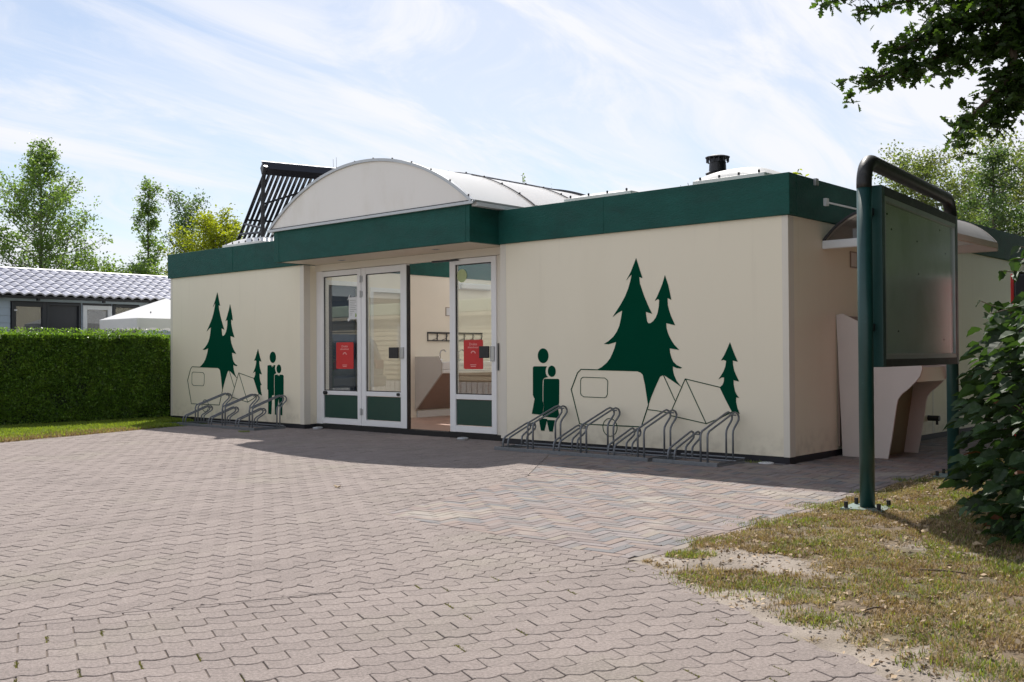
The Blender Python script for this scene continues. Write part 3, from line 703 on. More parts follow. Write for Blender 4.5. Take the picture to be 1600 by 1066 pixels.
for i, (y0, y1) in enumerate(((PY+.005, .74), (.76, 2.0), (2.02, 2.90))):
    sv = [(arch(-1+2*i/48, .004)[0], y, arch(-1+2*i/48, .004)[1]) for i in range(49) for y in (y0, y1)]
    o = MB().add(sv, [(2*i, 2*i+1, 2*i+3, 2*i+2) for i in range(48)]).build('vault_sheet', BARREL, bld, smooth=True)
    if vault is None: vault = o
for y in (.75, 2.01):
    o = arcband(y-.014, y+.014, .012, .024).build('vault_rib', DARKMET, bld)
    screws(o, [(*arch(t, .03), y) for t in np.linspace(-.95, .95, 13)])
fr_ = arcband(PY-.035, PY+.02, -.002, .035, 48).build('front_arch', ALU, bld)
screws(fr_, [(*arch(t, .041), PY-.01) for t in np.linspace(-.9, .96, 12)])
arcband(2.90, 2.93, -.03, .04, 48).build('rear_arch', DARKMET, bld)
def endpanel(y0, y1, m, name):
    pts = [arch(t, -.003) for t in np.linspace(-1, 1, 41)]
    return MB().prism([(x, z) for x, z in pts[::-1]], (0, 1, 0), (1, 0, 0), (0, 0, 1), y0, y1).build(name, m, bld)
endpanel(PY-.012, PY+.004, BARREL_END, 'end_panel'); endpanel(2.88, 2.895, BARREL_END, 'end_panel')
box('arch_base_strip', ALU, bld, -XD-.10, -XC+.10, PY-.045, PY-.012, 2.925, 2.962, .003)
box('arch_base_gasket', BLACK, bld, -XD-.02, -XC+.02, PY-.018, PY-.0125, 2.963, 2.978)
for x0, x1 in ((-XC-.02, -XC+.10), (-XD-.10, -XD+.02)):
    box('eaves_profile', ALU, bld, x0, x1, PY-.011, 2.9, 2.956, 2.975)
    box('eaves_gutter', PVCWHITE, bld, (x0+.03 if x0 > -5 else x0), (x1 if x0 > -5 else x1-.03), PY+.03, 2.9, 2.905, 2.952)

# ------------------------------------------------------------------ murals (flat green lettering film, 1 mm thick)
_C = CAMLOC
def pix2wall(px, py):                     # traced outline of the film -> metres on the facade
    d = F_ + R2*((px-800)/1597.6) - U2*((py-533)/1597.6); t = (0-_C.y)/d.y; q = _C+d*t; return q.x, q.z
Z8 = lambda u, v: pix2wall(780+u/2.96, 380+v/2.96)
Z4 = lambda u, v: pix2wall(760+u/6.66, 560+v/6.66)
ZL = lambda u, v: pix2wall(240+u/3.807, 420+v/3.807)
def smoothpoly(p): return p
def film(name, pts, dx=0, m=MURAL, th=.0015):
    # triangulated flat film
    pts = [(x+dx, z) for x, z in pts]
    if area(pts) < 0: pts = pts[::-1]
    return MB().prism(pts[::-1], (0, 1, 0), (1, 0, 0), (0, 0, 1), -.0005-th, .0025).build(name, m, bld)
def stroke(name, pts, w=.011, closed=False, dx=0):
    mb = MB(); P = [Vector((x+dx, z)) for x, z in pts]; n = len(P)
    for i in range(n if closed else n-1):
        a, b = P[i], P[(i+1) % n]; d = (b-a)
        if d.length < 1e-6: continue
        d.normalize(); nn = Vector((-d.y, d.x))*w/2; e = d*w*.3; a2, b2 = a-e, b+e; yo = -.0006*(i % 3+1)
        mb.prism([tuple(a2+nn), tuple(b2+nn), tuple(b2-nn), tuple(a2-nn)], (0, 1, 0), (1, 0, 0), (0, 0, 1), yo-.0008, .0025)
    return mb.build(name, MURAL, bld)
def ell(c, rx, rz, n=28): return [(c[0]+rx*math.cos(2*math.pi*k/n), c[1]+rz*math.sin(2*math.pi*k/n)) for k in range(n)]
TREE = [(633, 70), (648, 118), (662, 162), (647, 157), (650, 185), (658, 210), (668, 240), (683, 277), (694, 302), (707, 327), (678, 318), (680, 340), (684, 363), (690, 371), (700, 370), (712, 361), (724, 345), (733, 322), (738, 295), (740, 265),
        (735, 258), (720, 267), (731, 246), (741, 222), (755, 188), (766, 149), (780, 190), (788, 225), (795, 262), (778, 254), (779, 285), (785, 310), (795, 340), (813, 380), (772, 370), (773, 392), (781, 420), (793, 445), (809, 470), (832, 494), (788, 487),
        (790, 507), (796, 530), (805, 549), (820, 564), (845, 576), (838, 580), (820, 578), (803, 570), (803, 588), (809, 612), (820, 637), (842, 665), (800, 636), (762, 611), (753, 613), (743, 618), (722, 665), (705, 705), (690, 748), (688, 720), (682, 685), (673, 640), (665, 606), (655, 596), (640, 592),
        (455, 584), (475, 573), (498, 553), (513, 533), (525, 508), (534, 484), (541, 457), (525, 462), (505, 468), (484, 466), (505, 454), (528, 433), (544, 410), (556, 382), (563, 350), (569, 312), (550, 322), (525, 341), (544, 312), (566, 277), (583, 245), (596, 212), (606, 178), (613, 145), (600, 157), (588, 172), (600, 150), (610, 130), (621, 102)]
SMALL = [(1067, 459), (1077, 487), (1088, 516), (1103, 549), (1080, 543), (1081, 565), (1087, 592), (1097, 615), (1109, 640), (1083, 634), (1084, 655), (1090, 685), (1098, 701), (1109, 716), (1095, 713), (1095, 735), (1101, 762), (1112, 790), (1075, 778), (1050, 730), (1020, 668), (1033, 655), (1039, 640), (1040, 622), (1030, 621), (1014, 630), (1027, 611), (1038, 592), (1046, 570), (1050, 545), (1037, 540), (1026, 543), (1040, 520), (1054, 490)]
CARAVAN = [(378, 584), (640, 591), (655, 597), (665, 607), (676, 655), (690, 748), (657, 850), (372, 836), (333, 677), (362, 600)]
WINDOW = [(388, 620), (488, 624), (500, 634), (502, 642), (500, 700), (494, 712), (485, 715), (392, 711), (380, 704), (376, 694), (376, 636), (379, 626)]
TENTS = [[(688, 770), (740, 777), (787, 787)], [(760, 612), (812, 727)], [(860, 628), (790, 790)], [(860, 628), (1025, 668)], [(862, 630), (957, 835)], [(790, 797), (957, 835)], [(957, 835), (1015, 812), (1078, 780)]]
LSH = -8.481
def camp_mural(dx):
    film('mural_trees', [Z8(*q) for q in TREE], dx); film('mural_tree', [Z8(*q) for q in SMALL], dx)
    stroke('mural_caravan', [Z8(*q) for q in CARAVAN], .011, True, dx); stroke('mural_caravan_window', [Z8(*q) for q in WINDOW], .007, True, dx)
    c = Z8(512, 852); stroke('mural_caravan_wheel', ell(c, .100, .101, 30), .007, True, dx)
    for q in TENTS: stroke('mural_tent_line', [Z8(*w) for w in q], .009, False, dx)
camp_mural(0); camp_mural(LSH)
film('mural_head', ell(Z8(203, 521), .083, .089, 32)); film('mural_head', ell(Z4(680, 135), .060, .067, 32))
film('mural_woman_body', [Z4(*q) for q in [(484, 100), (487, 90), (497, 83), (628, 83), (618, 105), (614, 135), (617, 160), (627, 182), (642, 196), (610, 202), (594, 212), (585, 232), (583, 300), (583, 440), (590, 462), (598, 482), (590, 530), (583, 590), (473, 577), (488, 500), (502, 422), (490, 398), (484, 380), (484, 200)]])
film('mural_woman_leg', [Z4(*q) for q in [(545, 622), (632, 632), (616, 700), (602, 755), (568, 752)]])
film('mural_girl_body', [Z4(*q) for q in [(597, 228), (600, 218), (610, 213), (742, 214), (753, 219), (757, 230), (756, 460), (752, 480), (742, 498), (760, 622), (584, 608), (594, 540), (601, 480), (594, 462), (592, 448), (593, 300)]])
film('mural_girl_leg', [Z4(*q) for q in [(628, 640), (712, 645), (700, 700), (690, 762), (655, 762), (640, 700)]])
film('mural_head', ell(ZL(709, 527), .081, .088, 32)); film('mural_head', ell(ZL(745, 596), .060, .067, 32))
film('mural_man_body', [ZL(*q) for q in [(678, 580), (681, 574), (700, 573), (704, 590), (709, 576), (711, 590), (715, 573), (724, 574), (721, 590), (723, 606), (729, 621), (719, 628), (716, 636), (716, 752), (704, 754), (703, 800), (700, 866), (682, 864), (682, 722), (677, 715), (677, 640)]])
film('mural_boy_body', [ZL(*q) for q in [(720, 636), (723, 631), (738, 630), (741, 641), (745, 632), (748, 641), (751, 630), (768, 631), (773, 638), (773, 748), (767, 753), (766, 800), (765, 872), (752, 870), (747, 800), (744, 768), (740, 800), (736, 871), (722, 868), (721, 800), (720, 752)]])

# ------------------------------------------------------------------ entrance front
DY0, DY1 = .235, .300          # frame depth; glass at .268
bpart('door_head', TRIM, -XD, -XC, .205, .32, 2.385, ZB+.003)
bpart('door_jamb', WHITE, -7.94, -7.80, DY0, DY1, .07, 2.385, .002)
bpart('door_jamb', TRIM, -4.195, -3.90, DY0+.02, DY1, .07, 2.385, .002)
bpart('threshold', RUBBER, -7.94, -3.90, .22, .36, -.02, .068)
def leaf(name, x0, x1, z0, z1, gz0, gz1, fx, hinge_left, label=None, handle=None):
    """door leaf: origin empty-free mesh frame with glass, kick panel and fittings as sub-parts"""
    mb = MB(); mb.box(x0, x0+fx[0], DY0, DY1, z0, z1); mb.box(x1-fx[1], x1, DY0, DY1, z0, z1); a, b = x0+fx[0], x1-fx[1]
    mb.box(a, b, DY0+.001, DY1-.001, gz1, z1-.001); mb.box(a, b, DY0+.001, DY1-.001, .515, gz0); mb.box(a, b, DY0+.001, DY1-.001, z0+.001, .165 if z0 > .05 else .12)
    o = mb.build(name, WHITE, bld, .004)
    if label: o['label'] = label
    box('kick_panel', DKGREEN, o, a+.006, b-.006, .255, .275, .171, .509); box('glass_pane', GLASS, o, a+.001, b-.001, .264, .272, gz0+.001, gz1-.001)
    gk = MB()
    for (p0, p1, q0, q1) in ((a, a+.012, gz0, gz1), (b-.012, b, gz0, gz1), (a+.012, b-.012, gz0, gz0+.012), (a+.012, b-.012, gz1-.012, gz1)): gk.box(p0, p1, .2505, .2635, q0, q1)
    gk.build('glazing_gasket', BLACK, o)
    return o
d1 = leaf('fixed_door_panel', -7.798, -6.885, .078, 2.38, .575, 2.30, (.03, .085), True)
d2 = leaf('glazed_door', -6.875, -5.90, .078, 2.38, .580, 2.285, (.095, .125), True, 'left leaf of the entrance doors, glazed above a green kick panel')
d3 = leaf('glazed_door', -5.04, -4.19, .078, 2.38, .580, 2.305, (.105, .085), False, 'right leaf of the entrance doors with a round sticker in its glass')
box('lock_plate', ALU, d2, -6.03, -5.95, .215, .234, 1.06, 1.215, .004); box('pull_handle', BLACK, d2, -6.225, -6.035, .19, .215, 1.06, 1.215, .004)
box('lock_plate', ALU, d3, -4.285, -4.215, .215, .234, 1.02, 1.215, .004); box('pull_handle', BLACK, d3, -4.455, -4.29, .19, .215, 1.06, 1.215, .004)
box('edge_seal', BLACK, d2, -5.899, -5.885, .24, .30, .07, 2.36); box('bottom_brush', RUBBER, d3, -5.07, -4.20, .24, .29, .045, .077); box('bottom_brush', RUBBER, d2, -6.875, -5.90, .24, .29, .045, .077)
for z in (.23, 1.95, 2.17):
    h = MB().tube([(-6.88, .222, z), (-6.88, .222, z+.10)], .014, 10); h.box(-6.90, -6.84, .226, .234, z+.01, z+.09); h.build('hinge', ALU, d2)
MB().tube([(-7.70, .234, .545), (-7.70, .19, .545)], .028, 14).build('lock_knob', BLACK, d1)
MB().tube([(-6.06, .234, .55), (-6.06, .205, .55)], .022, 14).build('lock_knob', BLACK, d2)
MB().tube([(-4.16, .24, .9), (-4.16, .24, 1.25)], .009, 8).build('door_bolt', DARKMET, d3)
MB().box(-5.35, -4.85, .20, .225, 2.355, 2.375).tube([(-5.35, .21, 2.37), (-4.95, .215, 2.365)], .012, 8).build('door_closer_arm', DARKMET, bld)
def text(body, size, x, y, z, m, parent=None, name='lettering', th=.0006, sx=1):
    cu = bpy.data.curves.new(name, 'FONT'); cu.body = body; cu.size = size; cu.extrude = th; cu.align_x = 'CENTER'; cu.align_y = 'CENTER'; cu.resolution_u = 3
    o0 = bpy.data.objects.new(name, cu); COL.objects.link(o0); dg = bpy.context.evaluated_depsgraph_get(); dg.update()
    me = bpy.data.meshes.new_from_object(o0.evaluated_get(dg)); bpy.data.objects.remove(o0); bpy.data.curves.remove(cu)
    me.transform(Matrix.Translation((x, y, z)) @ Matrix.Rotation(R(90), 4, 'X') @ Matrix.Diagonal((sx, 1, 1, 1)))
    me.materials.clear(); return link(name, me, m, parent)
def rrect(x0, x1, z0, z1, r, n=5):
    p = []
    for cx, cz, a0 in ((x1-r, z1-r, 0), (x0+r, z1-r, 90), (x0+r, z0+r, 180), (x1-r, z0+r, 270)):
        for k in range(n+1): a = R(a0+90*k/n); p.append((cx+r*math.cos(a), cz+r*math.sin(a)))
    return p
def poster(x0, x1, z0, z1, lab):
    t = thing('poster', ((x0+x1)/2, .26, z0), lab, 'poster'); w = x1-x0; xm = (x0+x1)/2
    MB().prism(rrect(x0, x1, z0, z1, .02)[::-1], (0, 1, 0), (1, 0, 0), (0, 0, 1), .2590, .2630).build('sheet', RED, t)
    h = z1-z0
    text('Drukte', .050, xm, .2583, z1-h*.15, PINKINK, t); text('afstandmeter', .038, xm, .2583, z1-h*.255, PINKINK, t)
    mb = MB()
    for k in range(7):
        a = R(20+140*k/7); b = R(20+140*(k+.8)/7); r0, r1 = .035, .050
        c = (xm, z1-h*.50); mb.prism([(c[0]+r0*math.cos(a), c[1]+r0*math.sin(a)), (c[0]+r1*math.cos(a), c[1]+r1*math.sin(a)), (c[0]+r1*math.cos(b), c[1]+r1*math.sin(b)), (c[0]+r0*math.cos(b), c[1]+r0*math.sin(b))][::-1], (0, 1, 0), (1, 0, 0), (0, 0, 1), .2575, .2588)
    mb.build('gauge_emblem', PINKINK, t)
    mb = MB()
    for k, ww in enumerate((.11, .09)): mb.box(xm-ww/2, xm+ww/2, .2578, .2588, z0+h*(.135-.055*k), z0+h*(.155-.055*k))
    mb.build('small_print', PINKINK, t)
    return t
poster(-7.49, -7.09, .905, 1.30, 'red notice poster in the glass of the fixed panel left of the doors')
poster(-4.80, -4.45, .915, 1.30, 'red notice poster on the open right door leaf beside its black handle')
t = thing('paper_notice', (-7.08, .255, 1.63), 'white typed paper notice taped to the glass above the left red poster', 'notice')
box('sheet', PAPER, t, -7.19, -6.985, .2585, .2600, 1.64, 1.965)
tp = MB()
for x, z in ((-7.19, 1.64), (-6.985, 1.64), (-7.19, 1.965), (-6.985, 1.965)):
    s = 1 if (x < -7.1) == (z > 1.8) else -1; tp.prism([(x-.035, z-.018-.02*s), (x-.015, z-.035-.0*s), (x+.035, z+.018+.02*s), (x+.015, z+.035)][::-1], (0, 1, 0), (1, 0, 0), (0, 0, 1), .2578, .2584)
tp.build('tape', PAPER, t)
ln = MB()
for k in range(9): w = [.14, .15, .11, .15, .13, .15, .10, .06, .05][k]; ln.box(-7.165, -7.165+w, .2578, .2584, 1.915-k*.027, 1.922-k*.027)
ln.build('typed_lines', INK, t)
MB().prism([(-7.045, 1.665), (-7.01, 1.68), (-7.015, 1.715), (-7.035, 1.73)][::-1], (0, 1, 0), (1, 0, 0), (0, 0, 1), .2578, .2584).build('leaf_emblem', LEAFINK, t)
st = MB().prism(ell((-4.83, 2.155), .088, .088, 32)[::-1], (0, 1, 0), (1, 0, 0), (0, 0, 1), .2600, .2630).build('round_sticker', STICK)
tag(st, 'round pale green sticker in the top left of the right door glass', 'sticker')
# door stops on the paving
for x, y, lb in ((-4.62, .05, 'grey round door stop on the paving below the right door'), (-7.72, .09, 'grey round door stop on the paving at the left end of the entrance')):
    t = MB().lathe([(.075, 0), (.078, .018), (.07, .03), (.045, .034), (.0, .036)], (x, y, 0), 24).build('door_stop', ALU); tag(t, lb, 'door stop', 'door stops')
t = thing('drain_cover', (-.21, -.10, 0), 'round white perforated drain cover on the ground by the front corner', 'drain cover')
MB().lathe([(.075, .0), (.078, .008), (.06, .014), (.0, .016)], (-.21, -.10, .0), 28).build('cover', PVCWHITE, t)
hl = MB()
for k in range(12): a = 2*math.pi*k/12; hl.lathe([(.007, 0), (.0, .001)], (-.21+.048*math.cos(a), -.10+.048*math.sin(a), .0162), 6)
for k in range(5): a = 2*math.pi*k/5; hl.lathe([(.006, 0), (.0, .001)], (-.21+.022*math.cos(a), -.10+.022*math.sin(a), .0168), 6)
hl.build('hole_ring', BLACK, t)

# ------------------------------------------------------------------ interior seen through the doors
FZ = .06
tag(MB().add([(-XD, .36, FZ), (-XC, .36, FZ), (-XC, 6, FZ), (-XD, 6, FZ)], [(0, 1, 2, 3)]).build('interior_floor', INTFLOOR, bld))
iw = MB(); X = -XD
iw.box(X-.1, X, .36, .40, FZ, 2.45); iw.box(X-.1, X, 1.10, 1.30, FZ, 2.45); iw.box(X-.1, X, .40, 1.10, 2.27, 2.45); iw.box(X-.1, X, 1.30, 2.06, 2.20, 2.45); iw.box(X-.1, X, 2.06, 6.0, FZ, 2.45)
iw.build('interior_wall', INTW, bld)
bpart('interior_ceiling', INTWHITE, -XD+.012, -XC-.012, 5.5, 6, 2.68, 2.72)
MB().add([(-XD, 2.95, 2.8), (-XC, 2.95, 2.8), (-XC, 5.6, 2.8), (-XD, 5.6, 2.8)], [(0, 1, 2, 3)]).build('added_roof_light', FILLSHEET, bld)  # unseen translucent sheet added in place of the roof to brighten the interior
bpart('interior_wall', INTW, -XC, -XC+.1, .36, 6, FZ, 2.45); bpart('interior_wall', INTW, -XD, -XC, 6, 6.1, FZ, 2.9)
for x0, x1 in ((-XD-.1, -XD+.012), (-XC-.012, -XC+.1)): bpart('interior_green_band', GREEN, x0, x1, .36, 6, 2.452, ZT-.16)
bpart('interior_wall', INTW, -XD+.06, -XC-.06, .22, .30, ZB+.022, 2.94)
for z_, (y0, y1, zt) in enumerate(((.40, 1.10, 2.27), (1.30, 2.06, 2.20))):
    f = MB(); f.box(X-.02, X+.015, y0, y0+.06, FZ, zt); f.box(X-.02, X+.015, y1-.06, y1, FZ, zt); f.box(X-.02, X+.015, y0+.06, y1-.06, zt-.07, zt)
    o = f.build('inner_door_frame', WHITE, bld)
    box('doorway_panel', DKBLUE if z_ == 0 else INTW, o, X-.09, X-.05, y0+.061, y1-.061, FZ, zt-.072)  # first panel is dark blue to stand for the dark room beyond
# washbasin unit along the left wall
wb = thing('washbasin_unit', (-7.6, 3.8, FZ), 'long white washbasin unit with slanted grey end panel inside the open doorway', 'washbasin')
prof = [(-7.938, 1.08), (-7.37, 1.08), (-7.30, .98), (-7.30, .80), (-7.925, .18), (-7.938, .18)]
MB().prism(prof, (0, 1, 0), (1, 0, 0), (0, 0, 1), 2.27, 2.295).build('end_panel', GREIGE, wb)
edg = MB(); 
for a, b in zip(prof[1:4], prof[2:5]): edg.tube([(a[0], 2.272, a[1]), (b[0], 2.272, b[1])], .004, 5)
edg.build('edge_band', BROWN, wb)
MB().prism([(-7.93, .80), (-7.31, .80), (-7.90, .19), (-7.93, .19)], (0, 1, 0), (1, 0, 0), (0, 0, 1), 2.296, 5.6).build('underside_panel', BROWN, wb)
b_ = MB(); b_.box(-7.93, -7.29, 2.296, 5.6, .801, .86); b_.box(-7.36, -7.29, 2.296, 5.6, .86, .99); b_.box(-7.93, -7.84, 2.296, 5.6, .86, .99)
b_.box(-7.84, -7.36, 2.296, 2.40, .86, .99); b_.box(-7.84, -7.36, 3.6, 3.75, .86, .99); b_.box(-7.84, -7.36, 5.0, 5.6, .86, .99); b_.build('basin', INTWHITE, wb, .01)
box('skirting', INTWHITE, wb, -7.935, -7.90, 2.3, 5.6, FZ, .17)
for y in (2.75, 3.2, 4.1, 4.7):
    tb = MB().tube([(-7.83, y, .99), (-7.83, y, 1.13), (-7.80, y, 1.18), (-7.74, y, 1.19), (-7.69, y, 1.16)], .012, 8); tb.tube([(-7.83, y-.04, 1.02), (-7.83, y+.04, 1.02)], .016, 8); tb.build('tap', CHROME, wb)
hk = thing('hook_rail', (-7.93, 3.2, 1.34), 'dark wire hook rail on the interior wall above the washbasins', 'hook rail')
h = MB()
for z in (1.35, 1.49): h.box(-7.935, -7.92, 2.55, 3.9, z-.008 if z < 1.4 else z-.02, z+.008)
for k in range(7): y = 2.56+k*.22; h.box(-7.934, -7.921, y-.006, y+.006, 1.358, 1.47)
h.build('rail_frame', DARKMET, hk)
for k in range(6):
    y = 2.66+k*.22; MB().tube([(-7.92, y, 1.36), (-7.86, y+.03, 1.38), (-7.84, y+.06, 1.43), (-7.87, y+.07, 1.46)], .005, 6).build('hook', DARKMET, hk)
lt = thing('wall_light', (-7.9, 3.8, 2.2), 'white strip light on the interior wall behind the right door glass', 'lamp')
box('housing', INTWHITE, lt, -7.938, -7.90, 3.30, 4.10, 2.26, 2.37, .01); box('diffuser', INTWHITE, lt, -7.899, -7.84, 3.32, 4.08, 2.265, 2.365, .02)
sg = thing('framed_notice', (-7.93, 3.05, 1.78), 'small framed notice on the interior wall above the hook rail', 'notice')
box('frame', BROWN, sg, -7.938, -7.928, 2.99, 3.15, 1.78, 1.93); box('sheet', PAPER, sg, -7.927, -7.925, 3.0, 3.14, 1.79, 1.92)

# ------------------------------------------------------------------ roof furniture
def dome(x, y, w, d, h, lab, nb=6):
    sk = thing('skylight', (x, y, ZT-.10), lab, 'skylight', 'domed skylights on the flat roof')
    box('kerb', BARREL_END, sk, x-w/2, x+w/2, y-d/2, y+d/2, ZT-.10, 2.965, .01)
    n = 14; v, f = [], []
    for j in range(n+1):
        for i in range(n+1):
            a, b = -1+2*i/n, -1+2*j/n; k = (1-abs(a)**2.6)*(1-abs(b)**2.6); v.append((x+a*(w/2-.02), y+b*(d/2-.02), 2.966+h*max(0, k)**.55))
    f = [(j*(n+1)+i, j*(n+1)+i+1, (j+1)*(n+1)+i+1, (j+1)*(n+1)+i) for j in range(n) for i in range(n)]
    MB().add(v, f).build('dome', BARREL, sk, smooth=True)
    for i in range(nb):
        for yy in (y-d/2+.03, y+d/2-.03): MB().lathe([(.012, 0), (.012, .03), (.006, .036)], (x-w/2+.08+(w-.16)*i/(nb-1), yy, 2.965), 8).build('bolt', BLACK, sk)
    return sk
dome(-9.78, .50, 1.1, .8, .11, 'domed skylight on the roof in front of the solar collector', 6)
dome(-2.48, .50, .98, .75, .05, 'low flat skylight on the roof between the arched vault and the flue pipe', 4)
dome(-.74, .46, .86, .7, .12, 'domed skylight on the roof below the black flue pipe', 4)
dome(-1.80, 8.4, .9, .9, .52, 'far domed skylight on the roof seen over the notice board', 5)
fl = thing('flue_pipe', (-1.95, 2.0, ZT-.10), 'black metal flue pipe with slotted cap on the flat roof', 'flue')
MB().lathe([(.085, 0), (.085, .68)], (-1.97, 2.0, 2.75), 20).build('pipe', BLACK, fl)
MB().lathe([(.085, 0), (.15, .0), (.155, .01), (.11, .035), (.105, .14), (.11, .145)], (-1.97, 2.0, 3.38), 24).build('lower_collar', BLACK, fl)
MB().lathe([(.10, 0), (.10, .05)], (-1.97, 2.0, 3.525), 20).build('cap_throat', DARKMET, fl)
pl = MB()
for k in range(14): a = 2*math.pi*k/14; pl.box(-1.97+.135*math.cos(a)-.007, -1.97+.135*math.cos(a)+.007, 2+.135*math.sin(a)-.007, 2+.135*math.sin(a)+.007, 3.53, 3.585)
pl.build('cap_slots', BLACK, fl)
MB().lathe([(.10, 0), (.152, 0), (.155, .012), (.10, .03), (.0, .035)], (-1.97, 2.0, 3.585), 24).build('cap_plate', DARKMET, fl)
def collector(hx, hy, hz, az, length, run, zbot, lab, grp=True, support=True, ntub=None):
    """evacuated tube collector: header along azimuth az, tubes falling to the left of it"""
    t = thing('solar_collector', (hx, hy, ZT-.1), lab, 'solar collector', 'tube collectors on the roof')
    e = Vector((math.sin(az), math.cos(az), 0)); dn = Vector((-math.cos(az), math.sin(az), 0)); H0 = Vector((hx, hy, hz)); drop = (hz-zbot)/run
    sl = (dn+Vector((0, 0, -drop))).normalized(); nrm = e.cross(sl).normalized(); nrm = nrm if nrm.z > 0 else -nrm
    L = run*math.sqrt(1+drop*drop)
    hd = MB()
    for a0, a1, b0, b1 in ((0, .16, -.05, .09),):
        v = [H0+e*s+sl*a+nrm*b for s in (-.03, length) for a, b in ((a0, b0), (a1, b0), (a1, b1), (a0, b1))]
        hd.add(v, [(0, 1, 2, 3), (7, 6, 5, 4), (0, 4, 5, 1), (1, 5, 6, 2), (2, 6, 7, 3), (3, 7, 4, 0)])
    hd.build('header_box', BLACK, t); 
    MB().tube([H0-e*.04+nrm*.10+sl*.02, H0+e*(length+.01)+nrm*.10+sl*.02], .018, 8).build('header_cover', ALU, t)
    n = ntub or int(length/.082)
    me0 = None
    for k in range(n):
        p = H0+e*(.05+k*.082)+nrm*.02
        if me0 is None:
            o = MB().tube([p+sl*.16, p+sl*L], .028, 8).build('collector_tube', TUBE, t, smooth=True); me0 = o; p0 = p
        else:
            o2 = me0.copy(); COL.objects.link(o2); o2.parent = t; o2.location = me0.location+(p-p0)
    for s in (.0, length*.5, length-.03):
        MB().tube([H0+e*s+sl*.02-nrm*.05, H0+e*s+sl*L-nrm*.05], .018, 6).build('side_rail', BLACK, t)
    for a in (.55, .95): MB().tube([H0+sl*L*a-nrm*.05, H0+e*length+sl*L*a-nrm*.05], .018, 6).build('cross_rail', BLACK, t)
    if support:
        for s in (.0, length-.1):
            q = H0+e*s-nrm*.04
            MB().tube([q+Vector((0, 0, .03)), Vector((q.x, q.y, hz-.18))-dn*.0+dn*.12, Vector((q.x, q.y, hz-.5))+dn*.16, Vector((q.x, q.y, ZT-.1))+dn*.18], .036, 8).build('support_post', BLACK, t)
            MB().tube([Vector((q.x, q.y, hz-.62))+dn*.17, q+sl*L*.18+e*.9], .018, 6).build('brace', BLACK, t)
            MB().tube([Vector((q.x, q.y, hz-1.02))+dn*.17, q+sl*L*.60], .02, 6).build('brace', BLACK, t)
            MB().tube([Vector((q.x, q.y, ZT+.28))+dn*.17, q+sl*L*.72], .02, 6).build('brace', BLACK, t)
    return t
collector(-9.66, .5, 4.27, R(17), 2.1, 2.1, 2.95, 'black tube solar collector on a steel frame left of the arched roof')
collector(-8.3, 4.15, 4.36, R(0), 3.0, 1.9, 3.0, 'second tube solar collector whose header shows behind the arched vault', support=False)
# side canopy
CW, CY0, CY1, CZ = 1.25, .76, 2.30, 2.19
sc_ = []
CANOPYSHEET = mat('clear_grey_polycarbonate', (.50, .48, .46), .35, .08, 3, trans=1.15)
ch_ = .31; cr_ = ((CW/2)**2+ch_**2)/(2*ch_)
def carch(t, lift=0): a = math.asin(CW/2/cr_)*t; return CW/2+.012+(cr_+lift)*math.sin(a), CZ+.09-(cr_-ch_)+(cr_+lift)*math.cos(a)
canopy = thing('side_canopy', (CW/2, 1.5, CZ), 'small arched grey canopy over the utility sink on the side wall', 'canopy')
v = []; n = 24
for i in range(n+1):
    t = -1+2*i/n; (xa, za), (xb, zb) = carch(t, 0), carch(t, .008); v += [(xa, CY0+.02, za), (xb, CY0+.02, zb), (xb, CY1, zb), (xa, CY1, za)]
MB().add(v, [(4*i+k, 4*i+(k+1) % 4, 4*i+4+(k+1) % 4, 4*i+4+k) for i in range(n) for k in range(4)]).build('curved_sheet', CANOPYSHEET, canopy)
for y in (CY0, CY1):
    v = []
    for i in range(n+1):
        t = -1+2*i/n; (xa, za), (xb, zb) = carch(t, -.035 if y > 1 else -.010), carch(t, .012); v += [(xa, y, za), (xb, y, zb), (xb, y+.03, zb), (xa, y+.03, za)]
    MB().add(v, [(4*i+k, 4*i+(k+1) % 4, 4*i+4+(k+1) % 4, 4*i+4+k) for i in range(n) for k in range(4)]+[(3, 2, 1, 0), tuple(4*n+k for k in range(4))]).build('end_arch', TAUPE if y > 1 else DARKMET, canopy)
    box('end_beam', PVCWHITE if y < 1 else TAUPE, canopy, .002, CW+.03, y-.01, y+.035, CZ, CZ+.09, .012)
    pp = [carch(t, -.036) for t in np.linspace(-1, 1, 20)]
    MB().prism([(x, z) for x, z in pp[::-1]], (0, 1, 0), (1, 0, 0), (0, 0, 1), y+.008, y+.014).build('end_sheet', CANOPYSHEET if y > 1 else glass('clear_sheet', (.8, .8, .8), .04), canopy)
box('eaves_rail', TAUPE, canopy, CW-.01, CW+.03, CY0+.036, CY1-.011, CZ+.03, CZ+.088)
for x, z in ((.03, CZ+.03), (.03, CZ+.065), (.06, CZ+.075)): pass
# utility sink with two profiled end panels
snk = thing('utility_sink', (.45, 1.5, 0), 'tall taupe utility sink unit with curved side panels against the side wall', 'sink')
sp = [(.0, 1.51), (.07, 1.52), (.25, 1.43), (.60, 1.27), (.82, 1.14), (.905, 1.06), (.91, .93), (.89, .865), (.85, .81), (.77, .73), (.70, .675), (.66, .62), (.645, .56), (.60, .27), (.55, .0), (.06, .0)]
for y in (1.08, 1.90): MB().prism([(max(x, .003), z) for x, z in sp], (0, 1, 0), (1, 0, 0), (0, 0, 1), y, y+.025).build('side_panel', TAUPE, snk, .002)
box('back_board', BROWN, snk, .003, .02, 1.106, 1.899, .1, 1.50)
MB().prism([(.36, 0), (.40, .0), (.52, .80), (.48, .80)], (0, 1, 0), (1, 0, 0), (0, 0, 1), 1.106, 1.899).build('front_panel', mat('olive_panel', (.22, .19, .10), .5, .1, 3), snk)
